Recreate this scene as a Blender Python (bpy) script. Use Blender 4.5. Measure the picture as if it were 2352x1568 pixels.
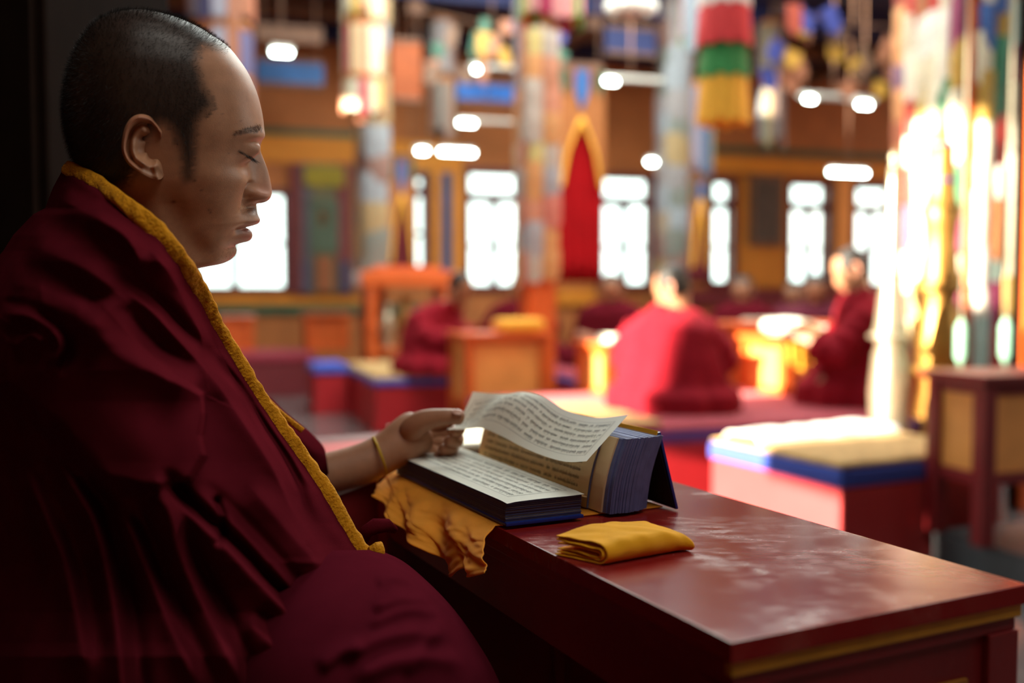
import bpy, bmesh, math, random
import numpy as np
from mathutils import Vector, Matrix, noise as mnoise
from mathutils.geometry import tessellate_polygon
for _o in list(bpy.data.objects): bpy.data.objects.remove(_o)
S = bpy.context.scene
COL = S.collection
rnd = random.Random(7)
PI = math.pi
# ------------------------------------------------------------------ camera
EYE = 0.95
FPX = 2352*35/36.0
PITCH = math.atan((784-670)/FPX)
cam_d = bpy.data.cameras.new('camera'); cam = bpy.data.objects.new('camera', cam_d); COL.objects.link(cam)
cam.location = (0, 0, EYE); cam.rotation_euler = (PI/2-PITCH, 0, 0)
cam_d.lens = 35; cam_d.sensor_width = 36; cam_d.clip_start = 0.05; cam_d.clip_end = 200
cam_d.dof.use_dof = True; cam_d.dof.focus_distance = 0.90; cam_d.dof.aperture_fstop = 2.35
S.camera = cam
S.view_settings.view_transform = 'Standard'; S.view_settings.look = 'None'
S.view_settings.gamma = 1; S.view_settings.use_curve_mapping = False
S.view_settings.exposure = 0.0
S.cycles.use_denoising = True
S.cycles.max_bounces = 8; S.cycles.diffuse_bounces = 5; S.cycles.glossy_bounces = 4
S.cycles.sample_clamp_indirect = 6
S.cycles.caustics_reflective = False; S.cycles.caustics_refractive = False
# ------------------------------------------------------------------ sky, sun, daylight openings
W_ = bpy.data.worlds.new('sky'); S.world = W_; W_.use_nodes = True
bg = W_.node_tree.nodes['Background']; bg.inputs[0].default_value = (0.82, 1.0, 0.93, 1); bg.inputs[1].default_value = 4.0
RU = Vector((-0.300, 0.954, 0)); RV = Vector((0.954, 0.300, 0)); UP = Vector((0, 0, 1))
sun_d = bpy.data.lights.new('sun', 'SUN'); sun_d.energy = 38.0; sun_d.angle = 0.012; sun_d.color = (1.0, 0.86, 0.66)
sun = bpy.data.objects.new('sun', sun_d); COL.objects.link(sun)
SUN_DIR = Vector((0.90, 0.42, -0.25)).normalized()
sun.rotation_euler = SUN_DIR.to_track_quat('-Z', 'Y').to_euler()
def area(name, loc, aim, sx, sy, power, col):
    l = bpy.data.lights.new(name, 'AREA'); l.shape = 'RECTANGLE'; l.size = sx; l.size_y = sy; l.energy = power; l.color = col
    o = bpy.data.objects.new(name, l); COL.objects.link(o); o.location = loc
    o.rotation_euler = (Vector(aim)-Vector(loc)).to_track_quat('-Z', 'Y').to_euler(); return o
# skylight of the raised roof over the nave, and an added soft fill light from the right, both outside the frame
area('roof_skylight', (1.1, 6.4, 4.6), (1.1, 6.6, 0), 4.4, 4.4, 400, (1.0, 0.99, 0.92))
area('far_wall_fill', (0.2, 9.6, 4.6), (-0.6, 13.0, 1.6), 4.6, 2.2, 120, (1.0, 0.97, 0.88))  # added light that lifts the dim far wall
area('side_fill_light', (5.2, 3.4, 2.1), (0.0, 1.3, 0.8), 2.2, 1.8, 66, (0.95, 1.0, 0.92))
area('overhead_lamp_light', (0.6, 0.15, 2.9), (-0.05, 0.95, 0.7), 1.3, 1.3, 22, (1.0, 0.96, 0.86))
# ------------------------------------------------------------------ helpers
def lin(c):
    return tuple((x/255/12.92 if x/255 <= 0.04045 else ((x/255+0.055)/1.055)**2.4) for x in c)
def ray(px, py):
    X = (px-1176)/FPX; Y = -(py-784)/FPX
    c, s = math.cos(PITCH), math.sin(PITCH)
    return Vector((X, c+Y*s, -s+Y*c))
O_ = Vector((0, 0, EYE))
def P(px, py, y):
    r = ray(px, py); return O_ + r*(y/r.y)
def G(px, py, z):
    r = ray(px, py); return O_ + r*((z-EYE)/r.z)
def Parr(px, py, y):
    X = (px-1176)/FPX; Y = -(py-784)/FPX; c, s = math.cos(PITCH), math.sin(PITCH)
    ry = c+Y*s; k = y/ry
    return np.stack([X*k, y+0*X, EYE+(-s+Y*c)*k], -1)
def interp(x, xs, ys): return np.interp(x, xs, ys)
def smooth(e0, e1, x):
    t = np.clip((x-e0)/(e1-e0), 0, 1); return t*t*(3-2*t)
def smooth1(e0, e1, x):
    t = min(1, max(0, (x-e0)/(e1-e0))); return t*t*(3-2*t)
# ------------------------------------------------------------------ materials
MATS = {}
def mat(name, rgb, rough=0.6, metal=0.0, var=0.12, scale=30.0, bump=0.0, bscale=200.0, spec=0.5, emit=None, estr=0.0,
        attr=None, sss=0.0, sheen=0.0, wave=None, rvar=0.0, coords='Object', lineart=None, trans=0.0):
    if name in MATS: return MATS[name]
    m = bpy.data.materials.new(name); m.use_nodes = True
    nt = m.node_tree; N = nt.nodes; L = nt.links; b = N['Principled BSDF']
    c = lin(rgb)
    b.inputs['Roughness'].default_value = rough; b.inputs['Metallic'].default_value = metal
    b.inputs['Specular IOR Level'].default_value = spec
    tc = N.new('ShaderNodeTexCoord')
    nz = N.new('ShaderNodeTexNoise'); nz.inputs['Scale'].default_value = scale; nz.inputs['Detail'].default_value = 4
    L.new(tc.outputs[coords], nz.inputs['Vector'])
    if attr:
        a = N.new('ShaderNodeAttribute'); a.attribute_name = attr; base = a.outputs['Color']
    else:
        rg = N.new('ShaderNodeRGB'); rg.outputs[0].default_value = (*c, 1); base = rg.outputs[0]
    mp = N.new('ShaderNodeMapRange'); L.new(nz.outputs['Fac'], mp.inputs[0])
    mp.inputs[1].default_value = 0.25; mp.inputs[2].default_value = 0.75
    mp.inputs[3].default_value = 1-var; mp.inputs[4].default_value = 1+var
    mx = N.new('ShaderNodeMix'); mx.data_type = 'RGBA'; mx.blend_type = 'MULTIPLY'; mx.inputs[0].default_value = 1
    L.new(base, mx.inputs[6]); L.new(mp.outputs[0], mx.inputs[7])
    L.new(mx.outputs[2], b.inputs['Base Color'])
    if rvar:
        mr = N.new('ShaderNodeMapRange'); L.new(nz.outputs['Fac'], mr.inputs[0]); mr.inputs[1].default_value = .3; mr.inputs[2].default_value = .7
        mr.inputs[3].default_value = max(0.02, rough-rvar); mr.inputs[4].default_value = min(1, rough+rvar); L.new(mr.outputs[0], b.inputs['Roughness'])
    if bump:
        if wave:
            w = N.new('ShaderNodeTexWave'); w.inputs['Scale'].default_value = wave; w.inputs['Distortion'].default_value = 1.5
            L.new(tc.outputs[coords], w.inputs['Vector']); hh = w.outputs['Fac']
        else:
            w = N.new('ShaderNodeTexNoise'); w.inputs['Scale'].default_value = bscale; w.inputs['Detail'].default_value = 3
            L.new(tc.outputs[coords], w.inputs['Vector']); hh = w.outputs['Fac']
        bp = N.new('ShaderNodeBump'); bp.inputs['Strength'].default_value = bump; bp.inputs['Distance'].default_value = 0.002
        L.new(hh, bp.inputs['Height']); L.new(bp.outputs[0], b.inputs['Normal'])
    if emit:
        b.inputs['Emission Color'].default_value = (*lin(emit), 1); b.inputs['Emission Strength'].default_value = estr
    if sss:
        b.inputs['Subsurface Weight'].default_value = sss; b.inputs['Subsurface Radius'].default_value = (1, .35, .2); b.inputs['Subsurface Scale'].default_value = 0.004
    if sheen:
        b.inputs['Sheen Weight'].default_value = sheen; b.inputs['Sheen Roughness'].default_value = .4; b.inputs['Sheen Tint'].default_value = (*lin((255, 170, 170)), 1)
    if trans:
        out = N['Material Output']; tr = N.new('ShaderNodeBsdfTranslucent'); L.new(mx.outputs[2], tr.inputs[0])
        ms = N.new('ShaderNodeMixShader'); ms.inputs[0].default_value = trans
        L.new(b.outputs[0], ms.inputs[1]); L.new(tr.outputs[0], ms.inputs[2]); L.new(ms.outputs[0], out.inputs[0])
    MATS[name] = m; return m
def M(name): return MATS[name]
# ------------------------------------------------------------------ object helpers
def link(o, parent=None):
    COL.objects.link(o)
    if parent is not None:
        o.parent = parent
        o.matrix_parent_inverse = Matrix.Translation(-parent_loc(parent))
    return o
def parent_loc(p):
    v = p.location.copy()
    return v
def mobj(name, verts, faces, m, parent=None, smoothf=True, colors=None, sharp=None):
    me = bpy.data.meshes.new(name)
    me.from_pydata([tuple(v) for v in verts], [], [tuple(int(i) for i in f) for f in faces])
    if m: me.materials.append(m)
    if smoothf: me.polygons.foreach_set('use_smooth', [True]*len(me.polygons))
    if colors is not None:
        ca = me.color_attributes.new('col', 'FLOAT_COLOR', 'POINT')
        ca.data.foreach_set('color', np.asarray(colors, dtype=np.float32).ravel())
    me.update()
    o = bpy.data.objects.new(name, me)
    if sharp:
        try: me.set_sharp_from_angle(angle=math.radians(sharp))
        except Exception: pass
    return link(o, parent)
def tag(o, label=None, cat=None, group=None, kind=None):
    if label: o['label'] = label
    if cat: o['category'] = cat
    if group: o['group'] = group
    if kind: o['kind'] = kind
    return o
def thing(name, loc, label, cat, group=None):
    o = bpy.data.objects.new(name, None); o.empty_display_size = 0.05; COL.objects.link(o); o.location = loc
    return tag(o, label, cat, group)
class MB:
    """collects pieces that form ONE mesh"""
    def __init__(s): s.v = []; s.f = []
    def add(s, v, f):
        n = len(s.v); s.v += [tuple(x) for x in v]; s.f += [tuple(i+n for i in q) for q in f]; return s
    def box(s, c, ax, half, bevel=0.0):
        v, f = boxgeo(c, ax, half, bevel); return s.add(v, f)
    def tube(s, pts, r, n=8, cap=True):
        v, f = tubegeo(pts, r, n, cap); return s.add(v, f)
    def lathe(s, base, prof, n=20):
        v, f = lathegeo(base, prof, n); return s.add(v, f)
    def build(s, name, m, parent=None, smoothf=False, sharp=None): return mobj(name, s.v, s.f, m, parent, smoothf, sharp=sharp)
WAX = (Vector((1, 0, 0)), Vector((0, 1, 0)), UP)
RAX = (RV, RU, UP)
def boxgeo(c, ax, half, bevel=0.0):
    c = Vector(c); a, b, d = ax; hx, hy, hz = half
    bm = bmesh.new(); bmesh.ops.create_cube(bm, size=2)
    for v in bm.verts: v.co = Vector((v.co.x*hx, v.co.y*hy, v.co.z*hz))
    if bevel: bmesh.ops.bevel(bm, geom=bm.edges[:], offset=min(bevel, .45*min(hx, hy, hz)*2), segments=2, profile=.7, affect='EDGES')
    bm.verts.index_update()
    v = [c + a*q.co.x + b*q.co.y + d*q.co.z for q in bm.verts]
    flip = a.cross(b).dot(d) < 0
    f = [tuple(x.index for x in (reversed(q.verts) if flip else q.verts)) for q in bm.faces]
    bm.free(); return v, f
def box(name, c, ax, half, m, parent=None, bevel=0.0):
    v, f = boxgeo(c, ax, half, bevel); return mobj(name, v, f, m, parent, False)
def tubegeo(pts, r, n=8, cap=True):
    pts = [Vector(p) for p in pts]; k = len(pts)
    rs = r if isinstance(r, (list, tuple)) else [r]*k
    v = []; f = []; prev = None
    for i, p in enumerate(pts):
        t = (pts[min(i+1, k-1)]-pts[max(i-1, 0)]).normalized()
        if prev is None:
            a = t.cross(UP) if abs(t.z) < .9 else t.cross(Vector((1, 0, 0)))
        else: a = prev - t*prev.dot(t)
        a.normalize(); b = t.cross(a); prev = a
        for j in range(n):
            th = 2*PI*j/n; v.append(p + a*(rs[i]*math.cos(th)) + b*(rs[i]*math.sin(th)))
    for i in range(k-1):
        for j in range(n):
            j2 = (j+1) % n; f.append((i*n+j, i*n+j2, (i+1)*n+j2, (i+1)*n+j))
    if cap:
        f.append(tuple(range(n))[::-1]); f.append(tuple((k-1)*n+j for j in range(n)))
    return v, f
def lathegeo(base, prof, n=20):
    base = Vector(base); v = []; f = []
    for r, z in prof:
        for j in range(n):
            a = 2*PI*j/n; v.append(base + Vector((r*math.cos(a), r*math.sin(a), z)))
    for i in range(len(prof)-1):
        for j in range(n):
            j2 = (j+1) % n; f.append((i*n+j, i*n+j2, (i+1)*n+j2, (i+1)*n+j))
    f.append(tuple(range(n))[::-1]); f.append(tuple((len(prof)-1)*n+j for j in range(n)))
    return v, f
def gridfaces(nr, nc, loop=False):
    f = []
    for i in range(nr-1):
        for j in range(nc if loop else nc-1):
            j2 = (j+1) % nc; f.append((i*nc+j, i*nc+j2, (i+1)*nc+j2, (i+1)*nc+j))
    return f
def catmull(pts, n):
    """resample a polyline of tuples with a Catmull-Rom curve to n points, even in arc length"""
    p = np.array([tuple(q) for q in pts], float); k = len(p)
    out = []
    for i in range(k-1):
        p0 = p[max(i-1, 0)]; p1 = p[i]; p2 = p[i+1]; p3 = p[min(i+2, k-1)]
        for t in np.linspace(0, 1, 24, endpoint=False):
            out.append(.5*((2*p1)+(-p0+p2)*t+(2*p0-5*p1+4*p2-p3)*t*t+(-p0+3*p1-3*p2+p3)*t**3))
    out.append(p[-1]); out = np.array(out)
    d = np.concatenate([[0], np.cumsum(np.linalg.norm(np.diff(out, axis=0), axis=1))])
    s = np.linspace(0, d[-1], n)
    return np.stack([np.interp(s, d, out[:, c]) for c in range(p.shape[1])], 1)
def skinmesh(chains, sub=2):
    """chains: list of lists of (x,y,z,r); the first vertices of later chains are rooted inside the body. Returns verts, faces of the grown skin."""
    allv = []; allf = []
    for ch in chains:
        me = bpy.data.meshes.new('tmp'); me.from_pydata([c[:3] for c in ch], [(i, i+1) for i in range(len(ch)-1)], [])
        ob = bpy.data.objects.new('tmp', me); COL.objects.link(ob)
        md = ob.modifiers.new('s', 'SKIN'); md.use_smooth_shade = True
        for i, c in enumerate(ch):
            sv = me.skin_vertices[0].data[i]; rr = c[3]; sv.radius = (rr, c[4] if len(c) > 4 else rr); sv.use_root = (i == 0)
        m2 = ob.modifiers.new('u', 'SUBSURF'); m2.levels = sub; m2.render_levels = sub
        dg = bpy.context.evaluated_depsgraph_get(); ev = ob.evaluated_get(dg); e = ev.to_mesh()
        n = len(allv); allv += [v.co.copy() for v in e.vertices]; allf += [tuple(i+n for i in p.vertices) for p in e.polygons]
        ev.to_mesh_clear(); bpy.data.objects.remove(ob); bpy.data.meshes.remove(me)
    return allv, allf
def inpoly(x, y, poly):
    """signed distance style mask helper: numpy point-in-polygon"""
    x = np.asarray(x, float); y = np.asarray(y, float); r = np.zeros(x.shape, bool); n = len(poly)
    for i in range(n):
        x1, y1 = poly[i]; x2, y2 = poly[(i+1) % n]
        if y1 == y2: continue
        c = ((y1 > y) != (y2 > y)) & (x < (x2-x1)*(y-y1)/(y2-y1)+x1); r ^= c
    return r
def polydist(x, y, pts, closed=False):
    """distance to a polyline and the signed side, numpy"""
    x = np.asarray(x, float); y = np.asarray(y, float); best = np.full(x.shape, 1e9); tt = np.zeros(x.shape); sg = np.zeros(x.shape)
    k = len(pts); m = k if closed else k-1
    for i in range(m):
        ax, ay = pts[i]; bx, by = pts[(i+1) % k]; dx, dy = bx-ax, by-ay; l2 = dx*dx+dy*dy
        if l2 == 0: continue
        t = np.clip(((x-ax)*dx+(y-ay)*dy)/l2, 0, 1); d = np.hypot(x-ax-t*dx, y-ay-t*dy)
        u = d < best; best = np.where(u, d, best); tt = np.where(u, (i+t)/m, tt); sg = np.where(u, np.sign((x-ax)*dy-(y-ay)*dx), sg)
    return best, tt, sg
def vnoise(pts, sc, seed=0):
    return np.array([mnoise.noise(Vector((p[0]*sc+seed, p[1]*sc, p[2]*sc))) for p in pts])
# ------------------------------------------------------------------ the hall
mat('floor_stone', (92, 84, 84), rough=.16, var=.12, scale=4, rvar=.05, spec=.6)
mat('dark_stone', (70, 70, 74), rough=.5, var=.2, scale=30)
mat('plaster_ochre', (196, 120, 34), rough=.8, var=.10, scale=3)
mat('wall_brown', (170, 100, 48), rough=.75, var=.15, scale=3)
mat('wall_maroon', (110, 26, 34), rough=.7, var=.12, scale=3)
mat('ceiling_dark', (52, 62, 104), rough=.8, var=.2, scale=2)
mat('beam_brown', (112, 78, 58), rough=.7, var=.2, scale=6)
mat('beam_blue', (34, 80, 150), rough=.6, var=.2, scale=5)
mat('navy', (30, 40, 86), rough=.7, var=.2, scale=4)
mat('frame_maroon', (90, 24, 30), rough=.5, var=.1)
mat('white_paint', (225, 222, 212), rough=.5, var=.04)
mat('lamp_glow', (235, 245, 240), emit=(235, 255, 245), estr=45, var=0)
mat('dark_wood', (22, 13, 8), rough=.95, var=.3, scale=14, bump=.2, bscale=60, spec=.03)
mat('orange_wood', (206, 92, 34), rough=.42, var=.12, scale=10)
mat('orange_panel', (238, 160, 84), rough=.42, var=.12, scale=8)
mat('red_board', (176, 30, 36), rough=.5, var=.12, scale=6)
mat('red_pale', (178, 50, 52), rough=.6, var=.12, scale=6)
mat('cushion_blue', (52, 76, 168), rough=.85, var=.1, scale=30, sheen=.2)
mat('cushion_red', (134, 34, 52), rough=.9, var=.14, scale=20, sheen=.2)
mat('carpet_tan', (176, 138, 88), rough=.95, var=.25, scale=26, bump=.3, bscale=400)
mat('gold', (176, 130, 62), rough=.42, metal=.7, var=.15, scale=20)
mat('silver', (196, 186, 160), rough=.30, metal=.8, var=.1, scale=20)
mat('enamel_blue', (36, 44, 140), rough=.35, var=.1)
mat('banner_red', (152, 12, 18), rough=.85, var=.12, scale=5, spec=.1)
mat('brocade_gold', (158, 94, 38), rough=.6, var=.3, scale=25)
mat('skin_plain', (196, 142, 112), rough=.55, var=.08, scale=40, attr='col')
GLASS = bpy.data.materials.new('window_glass'); GLASS.use_nodes = True
_n = GLASS.node_tree.nodes; _l = GLASS.node_tree.links; _n.remove(_n['Principled BSDF'])
_t = _n.new('ShaderNodeBsdfTransparent'); _g = _n.new('ShaderNodeBsdfGlossy'); _g.inputs['Roughness'].default_value = .03
_m = _n.new('ShaderNodeMixShader'); _m.inputs[0].default_value = .06; _l.new(_t.outputs[0], _m.inputs[1]); _l.new(_g.outputs[0], _m.inputs[2]); _l.new(_m.outputs[0], _n['Material Output'].inputs[0])
MATS['window_glass'] = GLASS
def struct(name, v, f, m, parent=None, smoothf=False):
    o = mobj(name, v, f, m, parent, smoothf)
    if parent is None: o['kind'] = 'structure'
    return o
CEIL = 4.3
# far wall: plane along RV through the point seen at (1135, -) at y = 13
WO = P(1135, 670, 13.0); WO.z = 0
def wallpt(px):            # distance along the wall for a picture column
    r = ray(px, 670); A = np.array([[r.x, -RV.x], [r.y, -RV.y]]); b = np.array([WO.x, WO.y]); k, s = np.linalg.solve(A, b); return s
def wz(px, py):
    s = wallpt(px); q = WO+RV*s; r = ray(px, py); return EYE+r.z*(q.y/r.y)
def W(s, z, dp=0.0): return WO+RV*s+UP*z-RU*dp
box('floor', (0, 9, -.05), RAX, (16, 16, .05), M('floor_stone'))['kind'] = 'structure'
S0, S1 = wallpt(-120), wallpt(2480)
wins = [  # name no, column range, (top pane), lower range, mullions in lower panes
    (1, 452, 664, None, (438, 668), [540]),
    (2, 1065, 1207, (392, 450), (458, 663), [1136]),
    (3, 1370, 1500, (403, 460), (466, 660), [1434]),
    (4, 1622, 1689, (412, 466), (472, 655), []),
    (5, 1800, 1908, (418, 472), (478, 656), [1856]),
    (6, 1948, 2052, (425, 476), (482, 660), [1998]),
    (7, 848, 892, None, (440, 620), []),
    (8, 944, 984, (400, 436), (444, 620), []),
]
IN = 9   # blur spread: the opaque frame reaches this far into each opening in the picture
openings = []
for no, a, b, top, low, mul in wins:
    s0, s1 = wallpt(a+10), wallpt(b-10); pc = (a+b)/2
    zt_ = wz(pc, (top or low)[0]+8); zb_ = wz(pc, low[1]-8); openings.append((s0, s1, zb_, zt_, no, a, b, top, low, mul))
openings.sort()
# wall pieces between the openings (single mesh, true holes)
wb = MB(); TH = .18
def wbox(s0, s1, z0, z1): 
    if s1-s0 > .001 and z1-z0 > .001: wb.box(W((s0+s1)/2, (z0+z1)/2, -TH/2), RAX, ((s1-s0)/2, TH/2, (z1-z0)/2))
prev = S0
for o in openings:
    wbox(prev, o[0], 0, CEIL); wbox(o[0], o[1], 0, o[2]); wbox(o[0], o[1], o[3], CEIL); prev = o[1]
wbox(prev, S1, 0, CEIL)
struct('wall_far', wb.v, wb.f, M('wall_brown'))
for s0, s1, z0, z1, no, a, b, top, low, mul in openings:
    pc = (a+b)/2; ft = .035
    fm = MB(); cx = (s0+s1)/2; hx = (s1-s0)/2; cz = (z0+z1)/2; hz = (z1-z0)/2
    for sx in (-1, 1): fm.box(W(cx+sx*(hx+.03), cz, .01), RAX, (.045, .05, hz+.075), .008)
    for zz in (z0-.03, z1+.03): fm.box(W(cx, zz, .01), RAX, (hx+.07, .05, .045), .008)
    win = fm.build('window_%d' % no, M('frame_maroon')); win['kind'] = 'structure'
    def bar(nm, c, hx_, hy_, hz_):
        v, f = boxgeo(c, RAX, (hx_, hy_, hz_), .006); mobj(nm, v, f, M('frame_maroon'), win, False)
    if top: bar('transom', W(cx, (wz(pc, top[1])+wz(pc, low[0]))/2, -.04), hx, .03, .065)
    for p in mul: bar('mullion', W(wallpt(p), (z0+wz(pc, low[0]))/2, -.04), .052, .03, (wz(pc, low[0])-z0)/2)
    mid = (z0+wz(pc, low[0]))/2
    bar('glazing_bar', W(cx, mid-.05, -.04), hx, .012, .02)
    v, f = boxgeo(W(cx, cz, -.07), RAX, (hx, .003, hz)); mobj('pane', v, f, M('window_glass'), win, False)
def wpanel(nm, a, b, y0, y1, m, dp=.02, kind='structure', parent=None, bev=.0):
    pc = (a+b)/2; s0, s1 = wallpt(a), wallpt(b); z1, z0 = wz(pc, y0), wz(pc, y1)
    v, f = boxgeo(W((s0+s1)/2, (z0+z1)/2, dp), RAX, ((s1-s0)/2, dp, (z1-z0)/2), bev)
    o = mobj(nm, v, f, M(m), parent, False)
    if kind and parent is None: o['kind'] = kind
    return o
mat('ochre_band', (210, 130, 28), rough=.7, var=.1, scale=4); mat('green_band', (30, 84, 62), rough=.7, var=.15, scale=8)
mat('stripe_blue', (50, 70, 110), rough=.7, var=.2, scale=6)  # dull blue paint of the narrow wall stripe
k_ = 0
for nm, a, b, y0, y1, m in [('trim', -100, 1060, 303, 366, 'ochre_band'), ('trim', -100, 860, 282, 299, 'green_band'), ('trim', -100, 860, 676, 700, 'ochre_band'), ('trim', -100, 1060, 702, 722, 'green_band'),
                            ('trim', 1500, 2300, 372, 405, 'ochre_band'), ('trim', 1500, 2300, 350, 362, 'green_band'), ('trim', 905, 1060, 372, 392, 'ochre_band'),
                            ('trim', 1690, 1798, 408, 660, 'plaster_ochre'), ('trim', 1912, 1946, 405, 655, 'orange_panel'), ('trim', 990, 1062, 396, 650, 'ochre_band'), ('trim', 1010, 1036, 398, 648, 'stripe_blue'),
                            ('trim', 1275, 1362, 664, 700, 'ochre_band'), ('trim', 1505, 2300, 664, 700, 'wall_maroon')]:
    k_ += 1; wpanel('%s_%d' % (nm, k_), a, b, y0, y1, m, .012+.003*k_)
# painted shutter panel between the left window and the pillar
for k, (a, b, m) in enumerate([(668, 692, (112, 44, 44)), (692, 716, (92, 84, 92)), (716, 772, (108, 100, 70)), (772, 806, (120, 52, 52)), (806, 824, (150, 96, 50))]): mat('shutter_%d' % k, m, rough=.7, var=.2, scale=10)
sh = thing('painted_screen', W(wallpt(745), 0, .08), 'painted wall screen with coloured vertical boards beside the window', 'screen')
for k, (a, b) in enumerate([(668, 692), (692, 716), (716, 772), (772, 806), (806, 824)]): wpanel('board', a+1, b-1, 376, 676, 'shutter_%d' % k, .05, None, sh, .01)
for a, b, y0, y1, m in [(700, 790, 384, 430, (150, 130, 20)), (712, 776, 460, 580, (82, 96, 76)), (724, 762, 590, 672, (150, 84, 46)), (690, 712, 600, 672, (84, 74, 92)), (780, 800, 600, 672, (70, 70, 96)), (730, 752, 480, 520, (130, 84, 40))]:
    mat('inset_%d' % a, m, rough=.7, var=.25, scale=14); wpanel('inset', a, b, y0, y1, 'inset_%d' % a, .065, None, sh, .01)
pt = thing('framed_painting', W(wallpt(1748), 0, .06), 'dark framed painting hanging on the ochre wall between windows', 'painting')
wpanel('frame', 1710, 1786, 404, 566, 'beam_brown', .07, None, pt, .01); mat('dark_canvas', (74, 62, 54), rough=.6, var=.35, scale=9); wpanel('canvas', 1720, 1776, 416, 554, 'dark_canvas', .078, None, pt, .01)
# side walls just outside the frame; the left one has sun openings shaped to place light patches and shade
LW = Vector((-3.1, 0, 0))
def lw(s, z, d=0): return LW+RU*s+UP*z+RV*d
lb = MB()
def lbox(a, b, z0, z1): lb.box(lw((a+b)/2, (z0+z1)/2, -.1), RAX, (.1, (b-a)/2, (z1-z0)/2))
HOLES = [(-.24, .08, [(1.36, 1.84)]), (1.22, 1.60, [(.1, 1.58), (1.98, 4.2)]), (1.60, 2.08, [(.0, 4.2)]), (2.08, 2.5, [(.1, 1.55), (2.58, 4.2)]), (2.5, 2.74, [(.0, 4.2)]), (2.74, 3.55, [(.0, 3.0)]), (6.5, 7.0, [(3.2, 4.25)])]
pv = -5.0
for a, b, hs_ in HOLES:
    if a > pv: lbox(pv, a, 0, CEIL)
    z = 0
    for h0, h1 in hs_:
        if h0 > z: lbox(a, b, z, h0)
        z = h1
    lbox(a, b, z, CEIL); pv = b
lbox(pv, 16, 0, CEIL)
struct('wall_left', lb.v, lb.f, M('wall_brown'))
rb = MB(); rb.box(Vector((12.4, 0, CEIL/2))+RU*4.5, RAX, (.1, 10, CEIL/2)); struct('wall_right', rb.v, rb.f, M('wall_brown'))
rb = MB(); rb.box(Vector((4.5, 0, CEIL/2))-RU*4.8, RAX, (9, .1, CEIL/2)); struct('wall_back', rb.v, rb.f, M('wall_brown'))
# ceiling with an opening over the nave (outside the frame), beams across
cb = MB(); NV0 = Vector((1.1, 6.5, 0))
def cbox(u0, u1, v0, v1): cb.box(NV0+RU*((u0+u1)/2)+RV*((v0+v1)/2)+UP*(CEIL+.05), RAX, ((v1-v0)/2, (u1-u0)/2, .05))
cbox(-12, -2.3, -9, 12); cbox(3.7, 12, -9, 12); cbox(-2.3, 3.7, -9, -2.4); cbox(-2.3, 3.7, 2.4, 12)
struct('ceiling', cb.v, cb.f, M('ceiling_dark'))
for k in range(5):
    u = 4.5+k*.95
    o = box('trim_%d' % (40+k), NV0+RU*u+RV*1.5+UP*(CEIL-.16), RAX, (10, .13, .16), M('beam_brown' if k % 2 else 'navy'), None, .01); o['kind'] = 'structure'
for k in range(7):
    v_ = -4.8+k*2.0
    o = box('trim_%d' % (50+k), NV0+RU*6.9+RV*v_+UP*(CEIL-.36), RAX, (.09, 2.45, .10), M('beam_brown'), None, .01); o['kind'] = 'structure'
# ------------------------------------------------------------------ the reading monk: head
R0 = ray(380, 330).normalized()
HL = R0.copy(); HF = HL.cross(UP).normalized(); HU = HF.cross(HL).normalized()
HC = O_ + R0*0.985
def HP(px, py, off=0.0):
    d = ray(px, py); k = ((HC-O_).dot(HL)+off)/d.dot(HL); q = O_+d*k-HC
    return q.dot(HF), q.dot(HU)
PROF = [(334, 28.5), (340, 28.8), (375, 34), (411.6, 44), (458, 65), (491.6, 86), (525, 109.5), (552.6, 143), (571.6, 172.6), (588.4, 210.5), (599, 248.4),
        (604, 278), (604.4, 294.7), (601.5, 311.6), (598.5, 328.4), (598.5, 345), (604.5, 362), (614, 387), (621, 414.7), (624, 438), (621, 452.6),
        (613, 461), (602, 465), (590, 467), (590.5, 480), (593.5, 492.6), (597.5, 503), (594, 511), (584, 515), (574, 518), (572, 523),
        (579, 532.6), (579.5, 543), (572, 551.6), (557, 555), (545, 558), (541, 563), (544, 573), (540, 584), (527, 595), (512, 601.5),
        (492, 604), (470, 605.5), (455, 607.5), (443, 613), (432, 632), (422, 660), (412, 700), (405, 740), (420, 800), (450, 900), (450, 1100), (440, 1500)]
BACK = [(28.5, 332), (31.6, 302), (40, 264), (57, 230.5), (80, 205), (103, 190.5), (139, 169.5), (181, 154.7), (236, 144), (286, 145.5), (328, 152.6),
        (358, 162), (375, 170), (420, 186), (460, 200), (520, 212), (600, 220), (700, 215), (760, 190), (850, 120), (1000, 70), (1500, 60)]
BASEF = [(278, 604), (295, 602), (312, 595), (345, 578), (387, 571), (438, 566), (465, 562), (500, 556), (530, 546), (555, 535), (575, 531), (590, 521), (598, 503), (604, 485)]
XC = [(28, 333), (100, 330), (200, 330), (300, 340), (400, 365), (480, 388), (560, 385), (602, 365), (640, 330), (700, 315), (850, 280), (1500, 250)]
WID = [(28.5, 0), (30, .012), (33, .022), (45, .042), (65, .0565), (100, .069), (150, .0765), (200, .079), (250, .079), (300, .0765), (350, .0735), (400, .0705), (440, .0675),
       (480, .064), (520, .0605), (560, .056), (600, .053), (640, .056), (700, .060), (760, .07), (850, .125), (1000, .14), (1500, .14)]
LIPUP = (140, 74, 66); SKIN = (170, 122, 90)
HAIRPOLY = [(490, 60), (520, 92), (532, 108), (520, 117), (492, 112), (470, 110), (458, 122), (455, 145), (464, 165), (472, 200), (488, 225), (492, 245), (474, 258), (456, 282), (452, 312), (451, 350), (449, 385),
            (441, 412), (425, 418), (417, 395), (414, 352), (404, 318), (392, 296), (372, 282), (352, 300), (330, 340), (316, 390), (296, 425), (262, 436), (225, 425), (190, 415), (150, 400),
            (60, 300), (60, 40), (250, -20), (420, 0)]
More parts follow.
